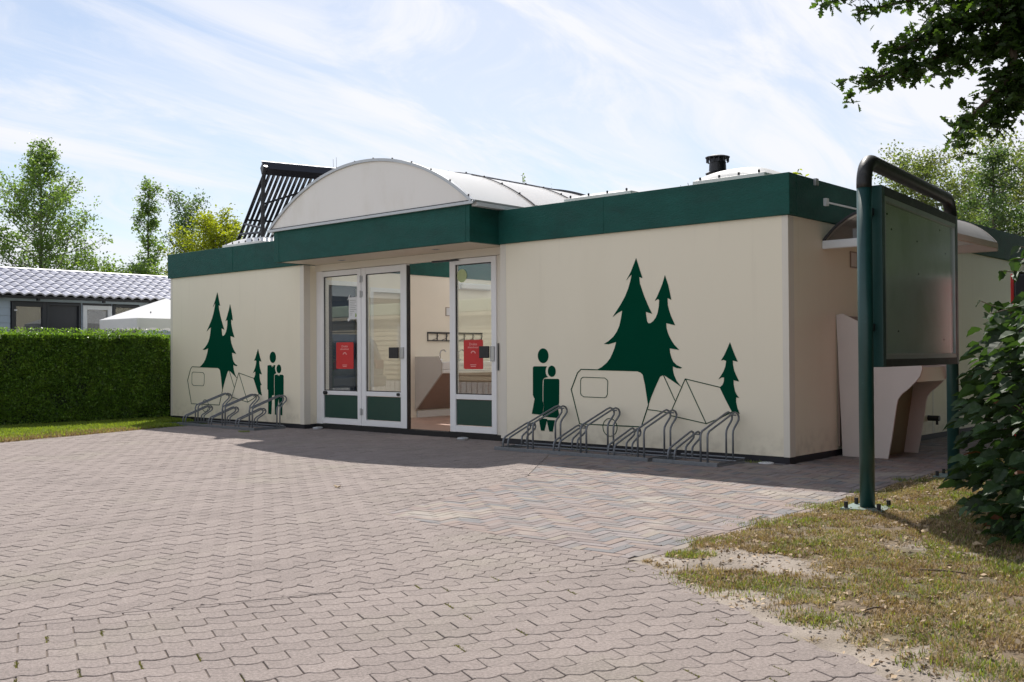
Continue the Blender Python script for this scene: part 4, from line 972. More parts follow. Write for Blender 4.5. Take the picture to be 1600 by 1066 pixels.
k_ = MB(); k_.box(.03, .85, 1.107, 1.898, .80, .84); k_.box(.80, .86, 1.107, 1.898, .84, .95); k_.box(.03, .08, 1.107, 1.898, .84, .95); k_.build('basin', INTWHITE, snk)
MB().tube([(.02, 1.5, 1.15), (.15, 1.5, 1.18), (.2, 1.5, 1.12)], .013, 8).build('tap', CHROME, snk)
# side door, hinge, wall tap, notice plate, fascia bar
dr = box('side_door', INTW, bld, -.0015, .006, 2.35, 3.3, .13, 2.1); box('hinge', BLACK, dr, .0065, .03, 3.15, 3.19, .45, .57); box('door_sill', PVCWHITE, bld, .0, .05, 2.3, 3.3, .10, .127)
tg = thing('wall_tap', (.05, 3.75, .25), 'black garden tap low on the side wall beyond the utility sink', 'tap')
MB().tube([(.0, 3.75, .27), (.14, 3.75, .27)], .035, 12).build('body', BLACK, tg); MB().tube([(.11, 3.75, .27), (.11, 3.75, .19)], .016, 8).build('spout', BLACK, tg)
nt_ = thing('wall_notice', (.004, 1.53, 2.04), 'small framed notice plate on the side wall under the canopy', 'notice')
box('frame', BROWN, nt_, .000, .010, 1.45, 1.62, 2.04, 2.22); box('sheet', TAUPE, nt_, .0105, .012, 1.465, 1.605, 2.055, 2.205)
br = thing('fascia_bar', (.1, 1.2, 2.62), 'thin white metal bar bracketed to the green roof edge above the side wall', 'bar')
box('bracket', PVCWHITE, br, .036, .075, .72, .78, 2.64, 2.72, .004); MB().tube([(.07, .75, 2.675), (.075, 3.2, 2.69)], .011, 8).build('bar', PVCWHITE, br); box('bracket', PVCWHITE, br, .036, .075, 3.18, 3.24, 2.65, 2.73, .004)

# ------------------------------------------------------------------ bicycle racks
LOW = [(-.66, .015), (-.66, .09), (-.65, .125), (-.62, .150), (-.25, .285), (-.215, .292), (-.185, .28), (-.172, .25), (-.18, .222), (-.205, .205), (-.30, .155), (-.325, .135), (-.332, .10), (-.332, .015)]
HIGH = [(-.66, .015), (-.66, .28), (-.652, .312), (-.63, .335), (-.17, .490), (-.12, .500), (-.07, .485), (-.045, .45), (-.05, .42), (-.075, .395), (-.135, .345), (-.16, .315), (-.168, .28), (-.168, .015)]
def rack(x0, x1, holders, lab):
    t = thing('bike_rack', ((x0+x1)/2, -.4, 0), lab, 'bike rack', 'bike racks along the front wall')
    f = MB(); f.box(x0, x1, -.705, -.668, .0, .036); f.box(x0, x1, -.668, -.66, .0, .008); f.build('front_rail', STEEL, t, .002)
    f = MB(); f.box(x0, x1, -.19, -.15, .0, .008); f.tube([(x0, -.168, .045), (x1, -.168, .045)], .009, 6); f.build('rear_rail', STEEL, t)
    MB().tube([(x0, -.34, .030), (x1, -.34, .030)], .007, 6).build('middle_rod', STEEL, t)
    for x in (x0, x1-.04): MB().box(x, x+.04, -.66, -.19, .0, .008).box(x, x+.006, -.66, -.11, .008, .034).build('side_rail', STEEL, t)
    for x, hi in holders:
        P = HIGH if hi else LOW; mb = MB()
        for dx in (0, .078): mb.tube([(x+dx, y, z) for y, z in P], .0108, 8)
        k = 5 if hi else 5; mb.tube([(x, P[k][0]+.02, P[k][1]-.03), (x+.078, P[k][0]+.02, P[k][1]-.03)], .008, 6)
        mb.build('wheel_holder', STEEL, t, smooth=True)
rack(-3.36, -1.22, [(-3.26, 0), (-2.88, 1), (-2.50, 0), (-2.12, 1), (-1.75, 0), (-1.37, 1)], 'long galvanised bike rack with six wheel holders under the right mural')
rack(-1.16, -.41, [(-1.0, 0), (-.62, 1)], 'short galvanised bike rack with two wheel holders nearest the building corner')
rack(-10.38, -8.22, [(-10.27, 0), (-9.90, 1), (-9.51, 0), (-9.13, 1), (-8.76, 0), (-8.40, 1)], 'galvanised bike rack with six wheel holders under the left mural')

# ------------------------------------------------------------------ notice board on a bent green tube frame
P1, P2 = Vector((1.87, -2.58, 0)), Vector((1.64, -.20, 0)); e = (P2-P1).normalized(); LEN = (P2-P1).length; nb_ = Vector((e.y, -e.x, 0))
nbd = thing('notice_board', P1.lerp(P2, .5), 'empty notice board in a bent dark green tube frame standing on the dry grass', 'notice board')
HT, BR = 2.43, .17
def frpts():
    a = []
    for k in range(9): q = R(90*k/8); a.append((BR-BR*math.cos(q), HT-BR+BR*math.sin(q)))
    b = [(LEN-s, z) for s, z in a[::-1]]
    return a, b
A_, B_ = frpts(); W = lambda s, z, o=0: P1+e*s+Vector((0, 0, z))+nb_*o
MB().tube([W(0, 0), W(0, 1.2), W(0, HT-BR-.03)], .05, 20).build('post', POST, nbd, smooth=True)
MB().tube([W(LEN, 0), W(LEN, 1.2), W(LEN, HT-BR-.03)], .05, 20).build('post', POST, nbd, smooth=True)
MB().tube([W(0, HT-BR-.03)]+[W(*q) for q in A_]+[W(*q) for q in B_]+[W(LEN, HT-BR-.03)], .0515, 20).build('top_bend', POSTTOP, nbd, smooth=True)
for s in (0, LEN):
    pb = MB(); q = [W(s-.14, .0, -.14), W(s+.14, .0, -.14), W(s+.14, .0, .14), W(s-.14, .0, .14)]; zz = max(0, bed_z(q[0].x, q[0].y))+.012
    pb.add([v+Vector((0, 0, h)) for h in (zz, zz+.012) for v in q], [(3, 2, 1, 0), (4, 5, 6, 7), (0, 1, 5, 4), (1, 2, 6, 5), (2, 3, 7, 6), (3, 0, 4, 7)])
    o = pb.build('base_plate', mat('dusty_green_plate', (.16, .22, .20), .7, .2, 15) if s == 0 else MATS['dusty_green_plate'], nbd)
    for a, b in ((-.11, -.11), (.11, -.11), (.11, .11), (-.11, .11)):
        c = W(s+a, zz+.012, b); MB().tube([c, c+Vector((0, 0, .042))], .014, 10).build('anchor_bolt', BLACK, o)
s0, s1, z0, z1 = .115, 2.26, 1.0, 2.26
def slabw(mb, a0, a1, b0, b1, o0, o1):
    q = [W(a, b, o) for b in (b0, b1) for a, o in ((a0, o0), (a1, o0), (a1, o1), (a0, o1))]
    return mb.add(q, [(3, 2, 1, 0), (4, 5, 6, 7), (0, 1, 5, 4), (1, 2, 6, 5), (2, 3, 7, 6), (3, 0, 4, 7)])
for nm, a in (('board_frame', (s0, s0+.065, z0, z1)), ('board_frame', (s1-.065, s1, z0, z1)), ('board_frame', (s0+.065, s1-.065, z1-.065, z1)), ('board_frame', (s0+.065, s1-.065, z0, z0+.055))):
    slabw(MB(), *a, -.03, .085).build(nm, POST if a[1]-a[0] < .1 else POSTTOP, nbd, .003)
a0, a1, b0, b1 = s0+.066, s1-.066, z0+.056, z1-.066; fm = MB()
for q in ((a0, a0+.03, b0, b1), (a1-.03, a1, b0, b1), (a0+.03, a1-.03, b1-.035, b1), (a0+.03, a1-.03, b0, b0+.035)): slabw(fm, *q, .04, .082)
fm.build('glazing_frame', ALU, nbd)
slabw(MB(), a0+.031, a1-.031, b0+.036, b1-.036, .03, .045).build('board_back', BOARD, nbd); slabw(MB(), a0+.031, a1-.031, b0+.036, b1-.036, .066, .070).build('glass_pane', BACKGLASS, nbd)
pn = MB()
for a, b in ((.35, 2.08), (.45, 1.98), (1.12, 1.95), (1.8, 2.10), (1.98, 1.92), (.3, 1.5), (1.15, 1.7), (1.9, 1.2), (.6, 1.25)): slabw(pn, a, a+.012, b, b+.012, .0455, .052)
pn.build('pin_row', BLACK, nbd)
bk = MB()
for z in (1.25, 2.05):
    slabw(bk, .045, s0, z, z+.05, -.01, .03)
bk.build('bracket', BLACK, nbd)
# black and red cabinet behind the bush
cb = thing('vending_cabinet', (2.35, .75, 0), 'tall black cabinet with red edge standing half hidden behind the bush', 'cabinet')
box('body', BLACK, cb, 1.975, 2.75, .40, 1.15, .0, 1.80, .02); box('red_side', REDPAINT, cb, 1.945, 1.974, .41, 1.15, .05, 1.80, .006); box('top_cap', PVCWHITE, cb, 1.96, 2.75, .40, 1.15, 1.803, 1.818, .004)

# ------------------------------------------------------------------ foliage builders
def branching(base, h, spread, nb, seed, lean=(0, 0), a0=.25, up=.9, prof=None, sub=5, r0=.09, droop=0):
    """trunk polyline + limbs; returns tube specs and leaf anchor points"""
    rg = random.Random(seed); base = Vector(base); tubes, tips = [], []
    n = 9; tr = [base+Vector((lean[0]*(k/n)+rg.uniform(-.04, .04)*h*.1, lean[1]*(k/n)+rg.uniform(-.04, .04)*h*.1, h*k/n)) for k in range(n+1)]; tubes.append((tr, r0, .012))
    for b in range(nb):
        t = a0+(1-a0)*((b+.5)/nb)**.9*rg.uniform(.93, 1.0); i = min(n-1, int(t*n)); p = tr[i].lerp(tr[i+1], t*n-i)
        L = spread*(prof(t) if prof else 1)*rg.uniform(.6, 1.15); az = b*2.4+rg.uniform(-.5, .5)
        d = Vector((math.cos(az), math.sin(az), up*rg.uniform(.6, 1.3)-droop)); d.normalize(); pts = [p]
        for k in range(4): d = (d+Vector((rg.uniform(-.2, .2), rg.uniform(-.2, .2), rg.uniform(-.05, .22)-droop*.3))).normalized(); pts.append(pts[-1]+d*L/4)
        tubes.append((pts, r0*.32*(1-t*.6), .005)); 
        for k in range(1, 5):
            for s in range(sub):
                q = pts[k-1].lerp(pts[k], rg.random()); dd = Vector((rg.uniform(-1, 1), rg.uniform(-1, 1), rg.uniform(-.4, 1)-droop)); dd.normalize(); l2 = L*rg.uniform(.10, .30)
                e2 = q+dd*l2; tips.append((q, e2, (.15+.85*rg.random()**1.5)*(k/4)**1.4*(.25+L/spread)))
                if s < 2: tubes.append(([q, e2], .006, .003))
    for k in range(7):                  # leader twigs
        q = tr[-1]-Vector((0, 0, rg.random()*h*.12)); tips.append((q, q+Vector((rg.uniform(-.3, .3), rg.uniform(-.3, .3), rg.uniform(.05, .3)))*h*.10, .35))
    return tubes, tips
def anchor_cloud(tips, n, jit, seed, offframe=False):
    rg = random.Random(seed); P = []; wts = [t[2] for t in tips]
    for (q, e2, w) in rg.choices(tips, wts, k=n):
        p = q.lerp(e2, 1.05-.8*rg.random()**1.6); q3 = (p.x+rg.gauss(0, jit), p.y+rg.gauss(0, jit), p.z+rg.gauss(0, jit))
        if offframe:
            v = camproj(*q3)
            if v and v[0] < 1680 and v[1] > -90: continue
        P.append(q3)
    return P
def tree(name, base, h, spread, nb, nleaf, lsize, lm, bm, lab, seed, group=None, **k):
    jit = k.pop('jit', .09); offf = k.pop('offframe', False); t = thing(name, base, lab, 'tree', group); tubes, tips = branching(base, h, spread, nb, seed, **k)
    mb = MB(); mb.tube(tubes[0][0], tubes[0][1], 10, True, tubes[0][2]); mb.build('trunk', bm, t, smooth=True)
    mb = MB()
    for pts, ra, rb in tubes[1:]: mb.tube(pts, ra, 5, False, rb)
    mb.build('limbs', bm, t)
    leaf_cloud('crown', anchor_cloud(tips, nleaf, jit, seed, offf), lsize, lm, t, seed); return t
TG = 'trees beyond the campsite'
popprof = lambda t: (.55+.45*math.sin(math.pi*min(1, t*1.05)))*(1.05-.75*max(0, t-.55)/.45)
tree('poplar_tree', (-22.8, 2.48, 0), 6.75, 1.9, 64, 17000, .075, POPLEAF, BIRCHBARK, 'tall airy poplar at the far left behind the tiled mobile home', 21, TG, prof=popprof, up=.62, a0=.32, jit=.085)
tree('poplar_tree', (-24.26, 6.33, 0), 6.3, .78, 26, 4800, .075, POPLEAF, BARK, 'slim small poplar standing alone between the left poplar and the green roof edge', 222, TG, prof=lambda t: 1.25-.7*t, up=.9, a0=.45, jit=.075, r0=.06)
tree('bushy_tree', (-19.3, 5.5, 0), 4.75, 1.05, 34, 13000, .075, YGLEAF, BARK, 'yellow green rounded tree behind the left end of the roof', 23, TG, prof=lambda t: .5+math.sin(math.pi*t)*.65, up=.5, a0=.45, jit=.10)
tree('birch_tree', (-21.6, 6.0, 0), 5.35, .7, 18, 4500, .07, CONLEAF, BIRCHBARK, 'thin grey green tree rising just behind the yellow green one', 24, TG, up=1.0, a0=.55, jit=.12)
tree('birch_tree', (-4.8, 16.8, 0), 6.0, 1.6, 44, 16000, .075, BIRLEAF, BIRCHBARK, 'pale loose birch behind the roof seen through the tube frame', 25, TG, up=.5, a0=.35, prof=lambda t: .6+.5*math.sin(math.pi*t), droop=.15, jit=.13)
tree('larch_tree', (-2.75, 15.6, 0), 5.85, 1.75, 46, 13000, .07, CONLEAF, BARK, 'dark upright tree with tiered boughs right of the notice board', 26, TG, up=.15, a0=.25, prof=lambda t: 1.25-1.05*t, droop=.05, jit=.09)
tree('birch_tree', (-3.4, 22.0, 0), 6.6, 2.4, 40, 15000, .09, BIRLEAF, BARK, 'distant pale tree filling the gap at the far right edge', 27, TG, up=.5, a0=.3, jit=.16)
tree('birch_tree', (-5.2, 20.5, 0), 5.6, 1.6, 36, 9000, .09, BIRLEAF, BARK, 'distant low tree behind the pale birch beyond the roof', 28, TG, up=.5, a0=.3, jit=.14)
tree('broad_tree', (1.2, 19.5, 0), 6.0, 2.4, 36, 10000, .09, CONLEAF, BARK, 'dark broad tree beyond the end of the green side roof edge', 29, TG, up=.5, a0=.15, jit=.14)
for i, (x, y, z, r, lb) in enumerate([(-22.4, .6, 3.6, 1.0, 'low leafy shrub behind the mobile home under the tall poplar'), (-22.2, 3.6, 3.35, 1.0, 'low leafy shrub behind the mobile home right of the tall poplar'),
                                      (-23.6, 5.7, 3.6, .8, 'low shrub at the foot of the slim poplar'), (-23.2, 7.4, 3.5, .7, 'low shrub between the slim poplar and the green roof edge')]):
    tree('tall_shrub', (x, y, 0), z, r, 26, 6500, .08, POPLEAF, BARK, lb, 40+i, 'shrubs behind the mobile home', up=.6, a0=.45, jit=.15, r0=.05)
for i, (x, y, h_, r, lb) in enumerate([(5.6, 1.0, 7.5, 3.0, 'big unseen tree added for shade east of the building, nearest the notice board'), (5.6, 5.5, 8.5, 3.2, 'big unseen tree added for shade east of the building, beside the side wall'),
                                      (5.4, 10.5, 8.0, 3.0, 'big unseen tree added for shade east of the building, near its far end'), (7.2, -3.6, 7.5, 3.0, 'big unseen tree added for shade just right of the leafy bush'), (9.6, 3.5, 9.0, 3.4, 'tall unseen tree added for shade further east of the building')]):
    tree('unseen_shade_tree', (x, y, -.05), h_*1.35, r*1.15, 50, 15000, .42, OAKLEAF, BARK, lb, 60+i, 'unseen trees added for shade', up=.35, a0=.05, offframe=True, jit=.4, r0=.2, prof=lambda t: .75+.45*math.sin(math.pi*t))  # out-of-frame trees added to block sky light and darken the side wall
# sprouting weeds and bare twigs on the roof
def sprout(x, y, z, h, n, lab, m, seed, nl=26, ls=.05):
    rg = random.Random(seed); t = thing('roof_weed', (x, y, z), lab, 'weed'); st = MB(); L = []
    for k in range(n):
        ax, ay = rg.uniform(-.22, .22), rg.uniform(-.22, .22); hh = h*rg.uniform(.6, 1); pts = [Vector((x+ax*.4, y+ay*.4, z)), Vector((x+ax, y+ay, z+hh*.5)), Vector((x+ax*1.3, y+ay*1.2, z+hh))]
        st.tube(pts, .006, 5, False, .003)
        for _ in range(nl): f = rg.uniform(.25, 1); p = pts[0].lerp(pts[2], f); L.append((p.x+rg.gauss(0, .035), p.y+rg.gauss(0, .035), p.z+rg.gauss(0, .03)))
    st.build('stems', TWIG, t)
    if nl: leaf_cloud('leaves', L, ls, m, t, seed)
sprout(-1.47, .75, 2.8, .30, 3, 'small green weed growing on the roof below the flue pipe', YGLEAF, 1, 14, .05)
sprout(-.48, .62, 2.8, .33, 2, 'small green weed on the roof at the right end of the domed skylight', YGLEAF, 2, 14, .055)
sprout(-1.75, 1.0, 2.8, .42, 2, 'thin bare twig sticking up from the roof left of the flue pipe', YGLEAF, 3, 0)
for k, (x, y, z, h, lb) in enumerate([(-8.8, 6.0, 2.8, 1.95, 'leafy twigs rising behind the left end of the second collector'), (-8.9, 6.7, 2.8, 1.80, 'leafy twigs rising behind the middle of the second collector'),
                                     (-8.6, 7.6, 2.8, 1.75, 'leafy twigs rising behind the right end of the second collector')]): sprout(x, y, z, h, 5, lb, POPLEAF, 10+k, 26, .06)
for k, (x, y, lb, h) in enumerate([(-11.2, 3.4, 'bare thin branches rising behind the first solar collector', 2.25), (-10.6, 3.9, 'bare thin branches rising behind the top of the arched roof', 2.3)]): sprout(x, y, 2.8, h, 6, lb, POPLEAF, 20+k, 0)

# ------------------------------------------------------------------ hedge
hg = thing('hedge', (-12.4, -2.5, 0), 'dense clipped green hedge along the lawn left of the building', 'hedge')
HX = lambda y: -12.05+.055*(y+2.8) if y < 0 else -11.90          # front face
HZ = 1.46
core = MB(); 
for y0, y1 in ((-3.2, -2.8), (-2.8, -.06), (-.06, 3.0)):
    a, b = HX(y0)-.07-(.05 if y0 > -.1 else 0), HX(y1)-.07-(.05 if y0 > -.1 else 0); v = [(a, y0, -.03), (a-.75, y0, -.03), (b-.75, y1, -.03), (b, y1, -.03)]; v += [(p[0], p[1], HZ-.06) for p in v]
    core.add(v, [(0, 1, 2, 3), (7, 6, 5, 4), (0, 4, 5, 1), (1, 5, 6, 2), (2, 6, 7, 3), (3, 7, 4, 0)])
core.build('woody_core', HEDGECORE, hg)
rgn = np.random.default_rng(5); n = 120000; yy = rgn.uniform(-3.22, .05, n); zz = rgn.uniform(-.01, HZ-.02, n)
bumpv = np.array([fbm(y*2.6, z*2.6+7) for y, z in zip(yy[:n], zz[:n])]); xx = np.array([HX(y) for y in yy])-.055+.13*(bumpv-.5)+rgn.normal(0, .024, n)
keep = (zz > .10*bumpv) & ((yy < -.04) | (xx < -11.9))
# open pockets between the shoots
dens = np.array([vnoise(y*11, z*11) for y, z in zip(yy, zz)]); keep &= rgn.random(n) < (.42+.8*dens)
leaf_cloud('front_foliage', np.stack([xx, yy, zz], 1)[keep], .036, HEDGELEAF, hg, 6, up=.1)
n = 16000; leaf_cloud('end_foliage', np.stack([HX(-3.2)-rgn.uniform(-.02, .88, n), -3.22+rgn.normal(0, .03, n), rgn.uniform(0, HZ, n)], 1), .036, HEDGELEAF, hg, 9, up=.1)
n = 26000; yy = rgn.uniform(-3.22, 1.5, n); dx = rgn.uniform(0, .85, n); zt_ = HZ-.015+np.array([.05*(fbm(y*3, d*3)-.5) for y, d in zip(yy, dx)])+np.abs(rgn.normal(0, .018, n))
xx = np.array([HX(y) for y in yy])-dx-.02-(yy > -.1)*.08
leaf_cloud('top_foliage', np.stack([xx, yy, zt_], 1), .038, HEDGELEAF, hg, 7, up=.2)
n = 3600; yy = rgn.uniform(-3.2, .0, n); xx = np.array([HX(y) for y in yy])-rgn.uniform(0, .5, n)
leaf_cloud('stray_shoots', np.stack([xx, yy, HZ+.01+rgn.random(n)**2.6*.12], 1), .032, HEDGELEAF, hg, 8, up=-.2)

# ------------------------------------------------------------------ tiled mobile home
MX = -16.0; EZ, RZ_ = 2.33, 2.95
mh = thing('mobile_home', (-17.7, 1.5, 0), 'blue grey mobile home with light grey tiled roof behind the hedge', 'mobile home')
Y0, Y1 = -4.2, 5.2
box('wall_core', DARKWIN, mh, MX-3.4, MX-.03, Y0, Y1, .15, EZ-.03)
ops = [(-1.06, .36, .0, 2.22), (.385, 1.02, .0, 2.19), (1.03, 1.64, .9, 2.22)]
nbd_ = 0
for k in range(15):
    z0 = .18+k*.146; z1 = min(z0+.144, EZ-.012)
    segs = [(Y0, Y1)]
    for a, b, c, d in ops:
        if z1 > c and z0 < d:
            ns = []
            for s, q in segs:
                if b <= s or a >= q: ns.append((s, q)); continue
                if a > s: ns.append((s, a))
                if b < q: ns.append((b, q))
            segs = ns
    for s, q in segs:
        v = [(MX-.028, s, z0), (MX+.004, s, z0), (MX-.008, s, z1), (MX-.028, s, z1)]
        MB().add([(x, y, z) for y in (s, q) for x, _, z in v], [(0, 1, 2, 3), (7, 6, 5, 4), (0, 4, 5, 1), (1, 5, 6, 2), (2, 6, 7, 3), (3, 7, 4, 0)]).build('siding_board', SIDING, mh)
def win(y0, y1, z0, z1, fw, m, name='window', pane=None, curtain=None):
    f = MB(); f.box(MX-.06, MX+.025, y0, y0+fw, z0, z1); f.box(MX-.06, MX+.025, y1-fw, y1, z0, z1); f.box(MX-.06, MX+.025, y0+fw, y1-fw, z1-fw, z1); f.box(MX-.06, MX+.025, y0+fw, y1-fw, z0, z0+fw)
    o = f.build(name, m, mh, .004)
    if pane: box('pane', pane, o, MX-.02, MX-.012, y0+fw, y1-fw, z0+fw, z1-fw)
    return o
MHGLASS = glass('window_glass', (.9, .92, .92), .07)
w1 = win(-1.04, -.36, .2, 2.20, .085, DARKWIN, 'window', MHGLASS)
MB().prism([(-.945+.49*k/23, MX-.08+(.012 if k % 2 else -.012)) for k in range(24)]+[(-.945+.49*k/23, MX-.08+(.018 if k % 2 else -.006)) for k in range(23, -1, -1)], (0, 0, 1), (0, 1, 0), (1, 0, 0), .25, 2.09).build('net_curtain', CURTAIN, w1)
box('handle', PVCWHITE, w1, MX+.026, MX+.05, -1.0, -.95, 2.02, 2.05)
w2 = win(-.355, .345, .2, 2.20, .045, DARKWIN, 'door_opening')
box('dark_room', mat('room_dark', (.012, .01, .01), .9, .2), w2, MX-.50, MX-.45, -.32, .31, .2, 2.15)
vd = MB(); 
for k in range(12): vd.box(MX-.09, MX-.075+(k % 2)*.012, -.31+k*.05, -.262+k*.05, 1.96, 2.12)
vd.build('valance', DRAPE, w2)
cu = MB()
for k in range(7): y = .06+k*.035; cu.add([(MX-.10+(k % 2)*.02, y, 2.0), (MX-.10+((k+1) % 2)*.02, y+.035, 2.0), (MX-.10+((k+1) % 2)*.02, y+.085, .3), (MX-.10+(k % 2)*.02, y+.05, .3)], [(0, 1, 2, 3)])
cu.build('drawn_curtain', DRAPE, w2)
w3 = win(.39, 1.01, .2, 2.175, .085, PVCWHITE, 'white_door', MHGLASS); box('blind', CURTAIN, w3, MX-.06, MX-.05, .48, .93, 1.2, 2.08)
w4 = win(1.035, 1.635, .9, 2.205, .055, DARKWIN, 'window', MHGLASS)
box('outdoor_lamp', DARKWIN, mh, MX+.006, MX+.08, 1.86, 2.03, 2.12, 2.29, .01)
box('soffit_edge', BLACK, mh, MX-.02, MX+.16, Y0-.2, Y1+.2, EZ-.055, EZ-.008)
for y in (-.6, .75, 2.05, -2.0, 3.4): box('gutter_bracket', BLACK, mh, MX+.10, MX+.165, y, y+.05, EZ-.10, EZ-.056)
sl = math.atan2(RZ_-EZ, 1.72); MB().prism([(MX+.12, EZ-.01), (MX-1.6, RZ_-.03), (MX-3.5, EZ-.01)], (0, 1, 0), (1, 0, 0), (0, 0, 1), Y0-.2, Y1+.2).build('roof_deck', DARKMET, mh)
# pan tiles, each one its own piece, in seven rows
TW, NR = .205, 7; RL = math.hypot(1.72, RZ_-EZ); TL = RL/NR
def tilemesh():
    v, f = [], []; n = 8
    for j, (s, lift) in enumerate(((0, .022), (0, .034), (TL*1.12, .012))):
        for i in range(n+1):
            u = i/n; w = .026*max(0, math.sin(math.pi*(u*1.0)))**1.0*(1 if u < .5 else 1)-.010*math.cos(2*math.pi*u)
            v.append((s, u*TW*1.03, lift+w if j else lift+w-.020))
    for j in range(2):
        for i in range(n): f.append((j*(n+1)+i, j*(n+1)+i+1, (j+1)*(n+1)+i+1, (j+1)*(n+1)+i))
    me = bpy.data.meshes.new('roof_tile'); me.from_pydata(v, [], f); me.materials.append(TILE); me.update(); return me
tme = tilemesh(); Rm = Matrix(((-math.cos(sl), 0, math.sin(sl)), (0, 1, 0), (math.sin(sl), 0, math.cos(sl)))); tcount = 0; rest = MB()
for r in range(NR):
    for k in range(int((Y1-Y0+.3)/TW)):
        y = Y0-.15+k*TW; p = Vector((MX+.17-math.cos(sl)*TL*r, y+.0*r, EZ-.005+math.sin(sl)*TL*r)); 
        if -2.6 < y < 3.7:
            o = bpy.data.objects.new('roof_tile', tme); COL.objects.link(o); o.parent = mh; o.matrix_local = Matrix.Translation(p-ORG[mh]) @ Rm.to_4x4()
        else: rest.add([p+Rm @ w_.co for w_ in tme.vertices], [tuple(q.vertices) for q in tme.polygons])
rest.build('roof_tiles', TILE, mh, kind='stuff')
MB().tube([(MX-1.57, Y0-.2, RZ_+.02), (MX-1.57, Y1+.2, RZ_+.02)], .05, 10).build('ridge', TILE, mh)

# ------------------------------------------------------------------ white garden gazebo
gz = thing('gazebo', (-14.1, 1.15, 0), 'white fabric gazebo roof with scalloped edge between the hedge and the mobile home', 'gazebo')
gx0, gx1, gy0, gy1, gp, ge = -15.0, -13.5, .26, 2.3, 2.28, 1.84
MB().add([(gx0, gy0, ge), (gx1, gy0, ge), (gx1, gy1, ge), (gx0, gy1, ge), (-14.25, 1.28, gp)], [(0, 1, 4), (1, 2, 4), (2, 3, 4), (3, 0, 4)]).build('canopy', CANVAS, gz)
vl = MB()
def val(p, q):
    n = 26; L = [(p[0]+(q[0]-p[0])*i/n, p[1]+(q[1]-p[1])*i/n) for i in range(n+1)]; k = len(vl.v)
    for i, (x, y) in enumerate(L): vl.v += [(x, y, ge), (x, y, ge-.17-.035*abs(math.sin(i*math.pi/4)))]
    vl.f += [(k+2*i, k+2*i+2, k+2*i+3, k+2*i+1) for i in range(n)]
val((gx0, gy0), (gx1, gy0)); val((gx1, gy0), (gx1, gy1)); val((gx1, gy1), (gx0, gy1)); val((gx0, gy1), (gx0, gy0)); vl.build('valance', CANVAS, gz)
for x, y in ((gx0+.05, gy0+.08), (gx1-.05, gy0+.08), (gx1-.05, gy1-.08), (gx0+.05, gy1-.08)): MB().tube([(x, y, 0), (x, y, ge)], .022, 8).build('leg', ALU, gz)
for y in (.65, 1.15): MB().tube([(gx1-.2, y, ge+.11), (gx1-.2, y, ge+.14)], .012, 6).build('canopy_stud', BLACK, gz)

# ------------------------------------------------------------------ things behind the camera that the door glass mirrors
m2 = thing('cream_mobile_home', (-13, -9.6, 0), 'cream clapboard mobile home with pale green roof edge, mirrored in the door glass', 'mobile home')
box('wall_core', BEIGESIDE, m2, -19.0, -7.6, -12.0, -8.05, .45, 2.15)
for k in range(13):
    z0 = .48+k*.128; MB().add([(x, y, z) for x in (-19.0, -7.6) for y, z in ((-8.048, z0), (-8.0, z0), (-8.022, z0+.126), (-8.048, z0+.126))], [(0, 1, 2, 3), (7, 6, 5, 4), (0, 4, 5, 1), (1, 5, 6, 2), (2, 6, 7, 3), (3, 7, 4, 0)]).build('siding_board', BEIGESIDE, m2)
box('roof_edge', MINT, m2, -19.2, -7.4, -12.2, -7.85, 2.16, 2.46, .02); box('gutter', BEIGESIDE, m2, -19.1, -7.5, -7.95, -7.86, 2.06, 2.15)
for x0, x1 in ((-15.4, -14.3), (-11.6, -10.2)):
    f = MB(); f.box(x0, x0+.07, -8.01, -7.97, 1.1, 1.95); f.box(x1-.07, x1, -8.01, -7.97, 1.1, 1.95); f.box(x0+.07, x1-.07, -8.01, -7.97, 1.88, 1.95); f.box(x0+.07, x1-.07, -8.01, -7.97, 1.1, 1.17)
    o = f.build('window', PVCWHITE, m2); box('pane', CURTAIN, o, x0+.07, x1-.07, -8.0, -7.985, 1.17, 1.88)
for k in range(60): box('skirting_board', PVCWHITE, m2, -18.9+k*.188, -18.9+k*.188+.16, -8.02, -8.0, .0, .44)
sh = thing('dark_blue_shed', (-24, -9, 0), 'dark blue clad shed mirrored in the left door glass', 'shed')
box('wall', DKBLUE, sh, -26.0, -22.0, -15.0, -3.0, 0, 2.9); box('roof', DARKMET, sh, -26.2, -21.8, -15.2, -2.8, 2.905, 3.05)
car = thing('parked_car', (-16.3, -5.7, 0), 'silver grey hatchback parked in the yard, mirrored in the left door glass', 'car')
cprof = [(-2.0, .35), (-2.05, .75), (-1.98, 1.0), (-1.75, 1.45), (-1.5, 1.62), (.3, 1.63), (1.05, 1.08), (1.85, .95), (2.02, .7), (2.02, .32)]
cxo, cyo = -16.3, -5.7
MB().prism([(cxo-x, z) for x, z in cprof], (0, 1, 0), (1, 0, 0), (0, 0, 1), cyo-.85, cyo+.85).build('body', SILVER, car, .08, smooth=False)
for s in (-.855, .835):
    MB().prism([(cxo-x, z) for x, z in [(-1.62, 1.08), (-1.45, 1.5), (.22, 1.52), (.85, 1.08)]], (0, 1, 0), (1, 0, 0), (0, 0, 1), cyo+s, cyo+s+.02).build('side_window', BLACK, car)
    box('door_trim', BLACK, car, cxo-1.0, cxo+1.2, cyo+s-.003, cyo+s+.023, .5, .56)
MB().add([(cxo+1.79, cyo-.65, 1.40), (cxo+2.01, cyo-.72, 1.02), (cxo+2.01, cyo+.72, 1.02), (cxo+1.79, cyo+.65, 1.40)], [(0, 1, 2, 3)]).build('rear_window', BLACK, car)
for s in (-.8, .58): box('tail_light', TAIL, car, cxo+1.95, cxo+2.075, cyo+s, cyo+s+.24, .78, 1.0, .02)
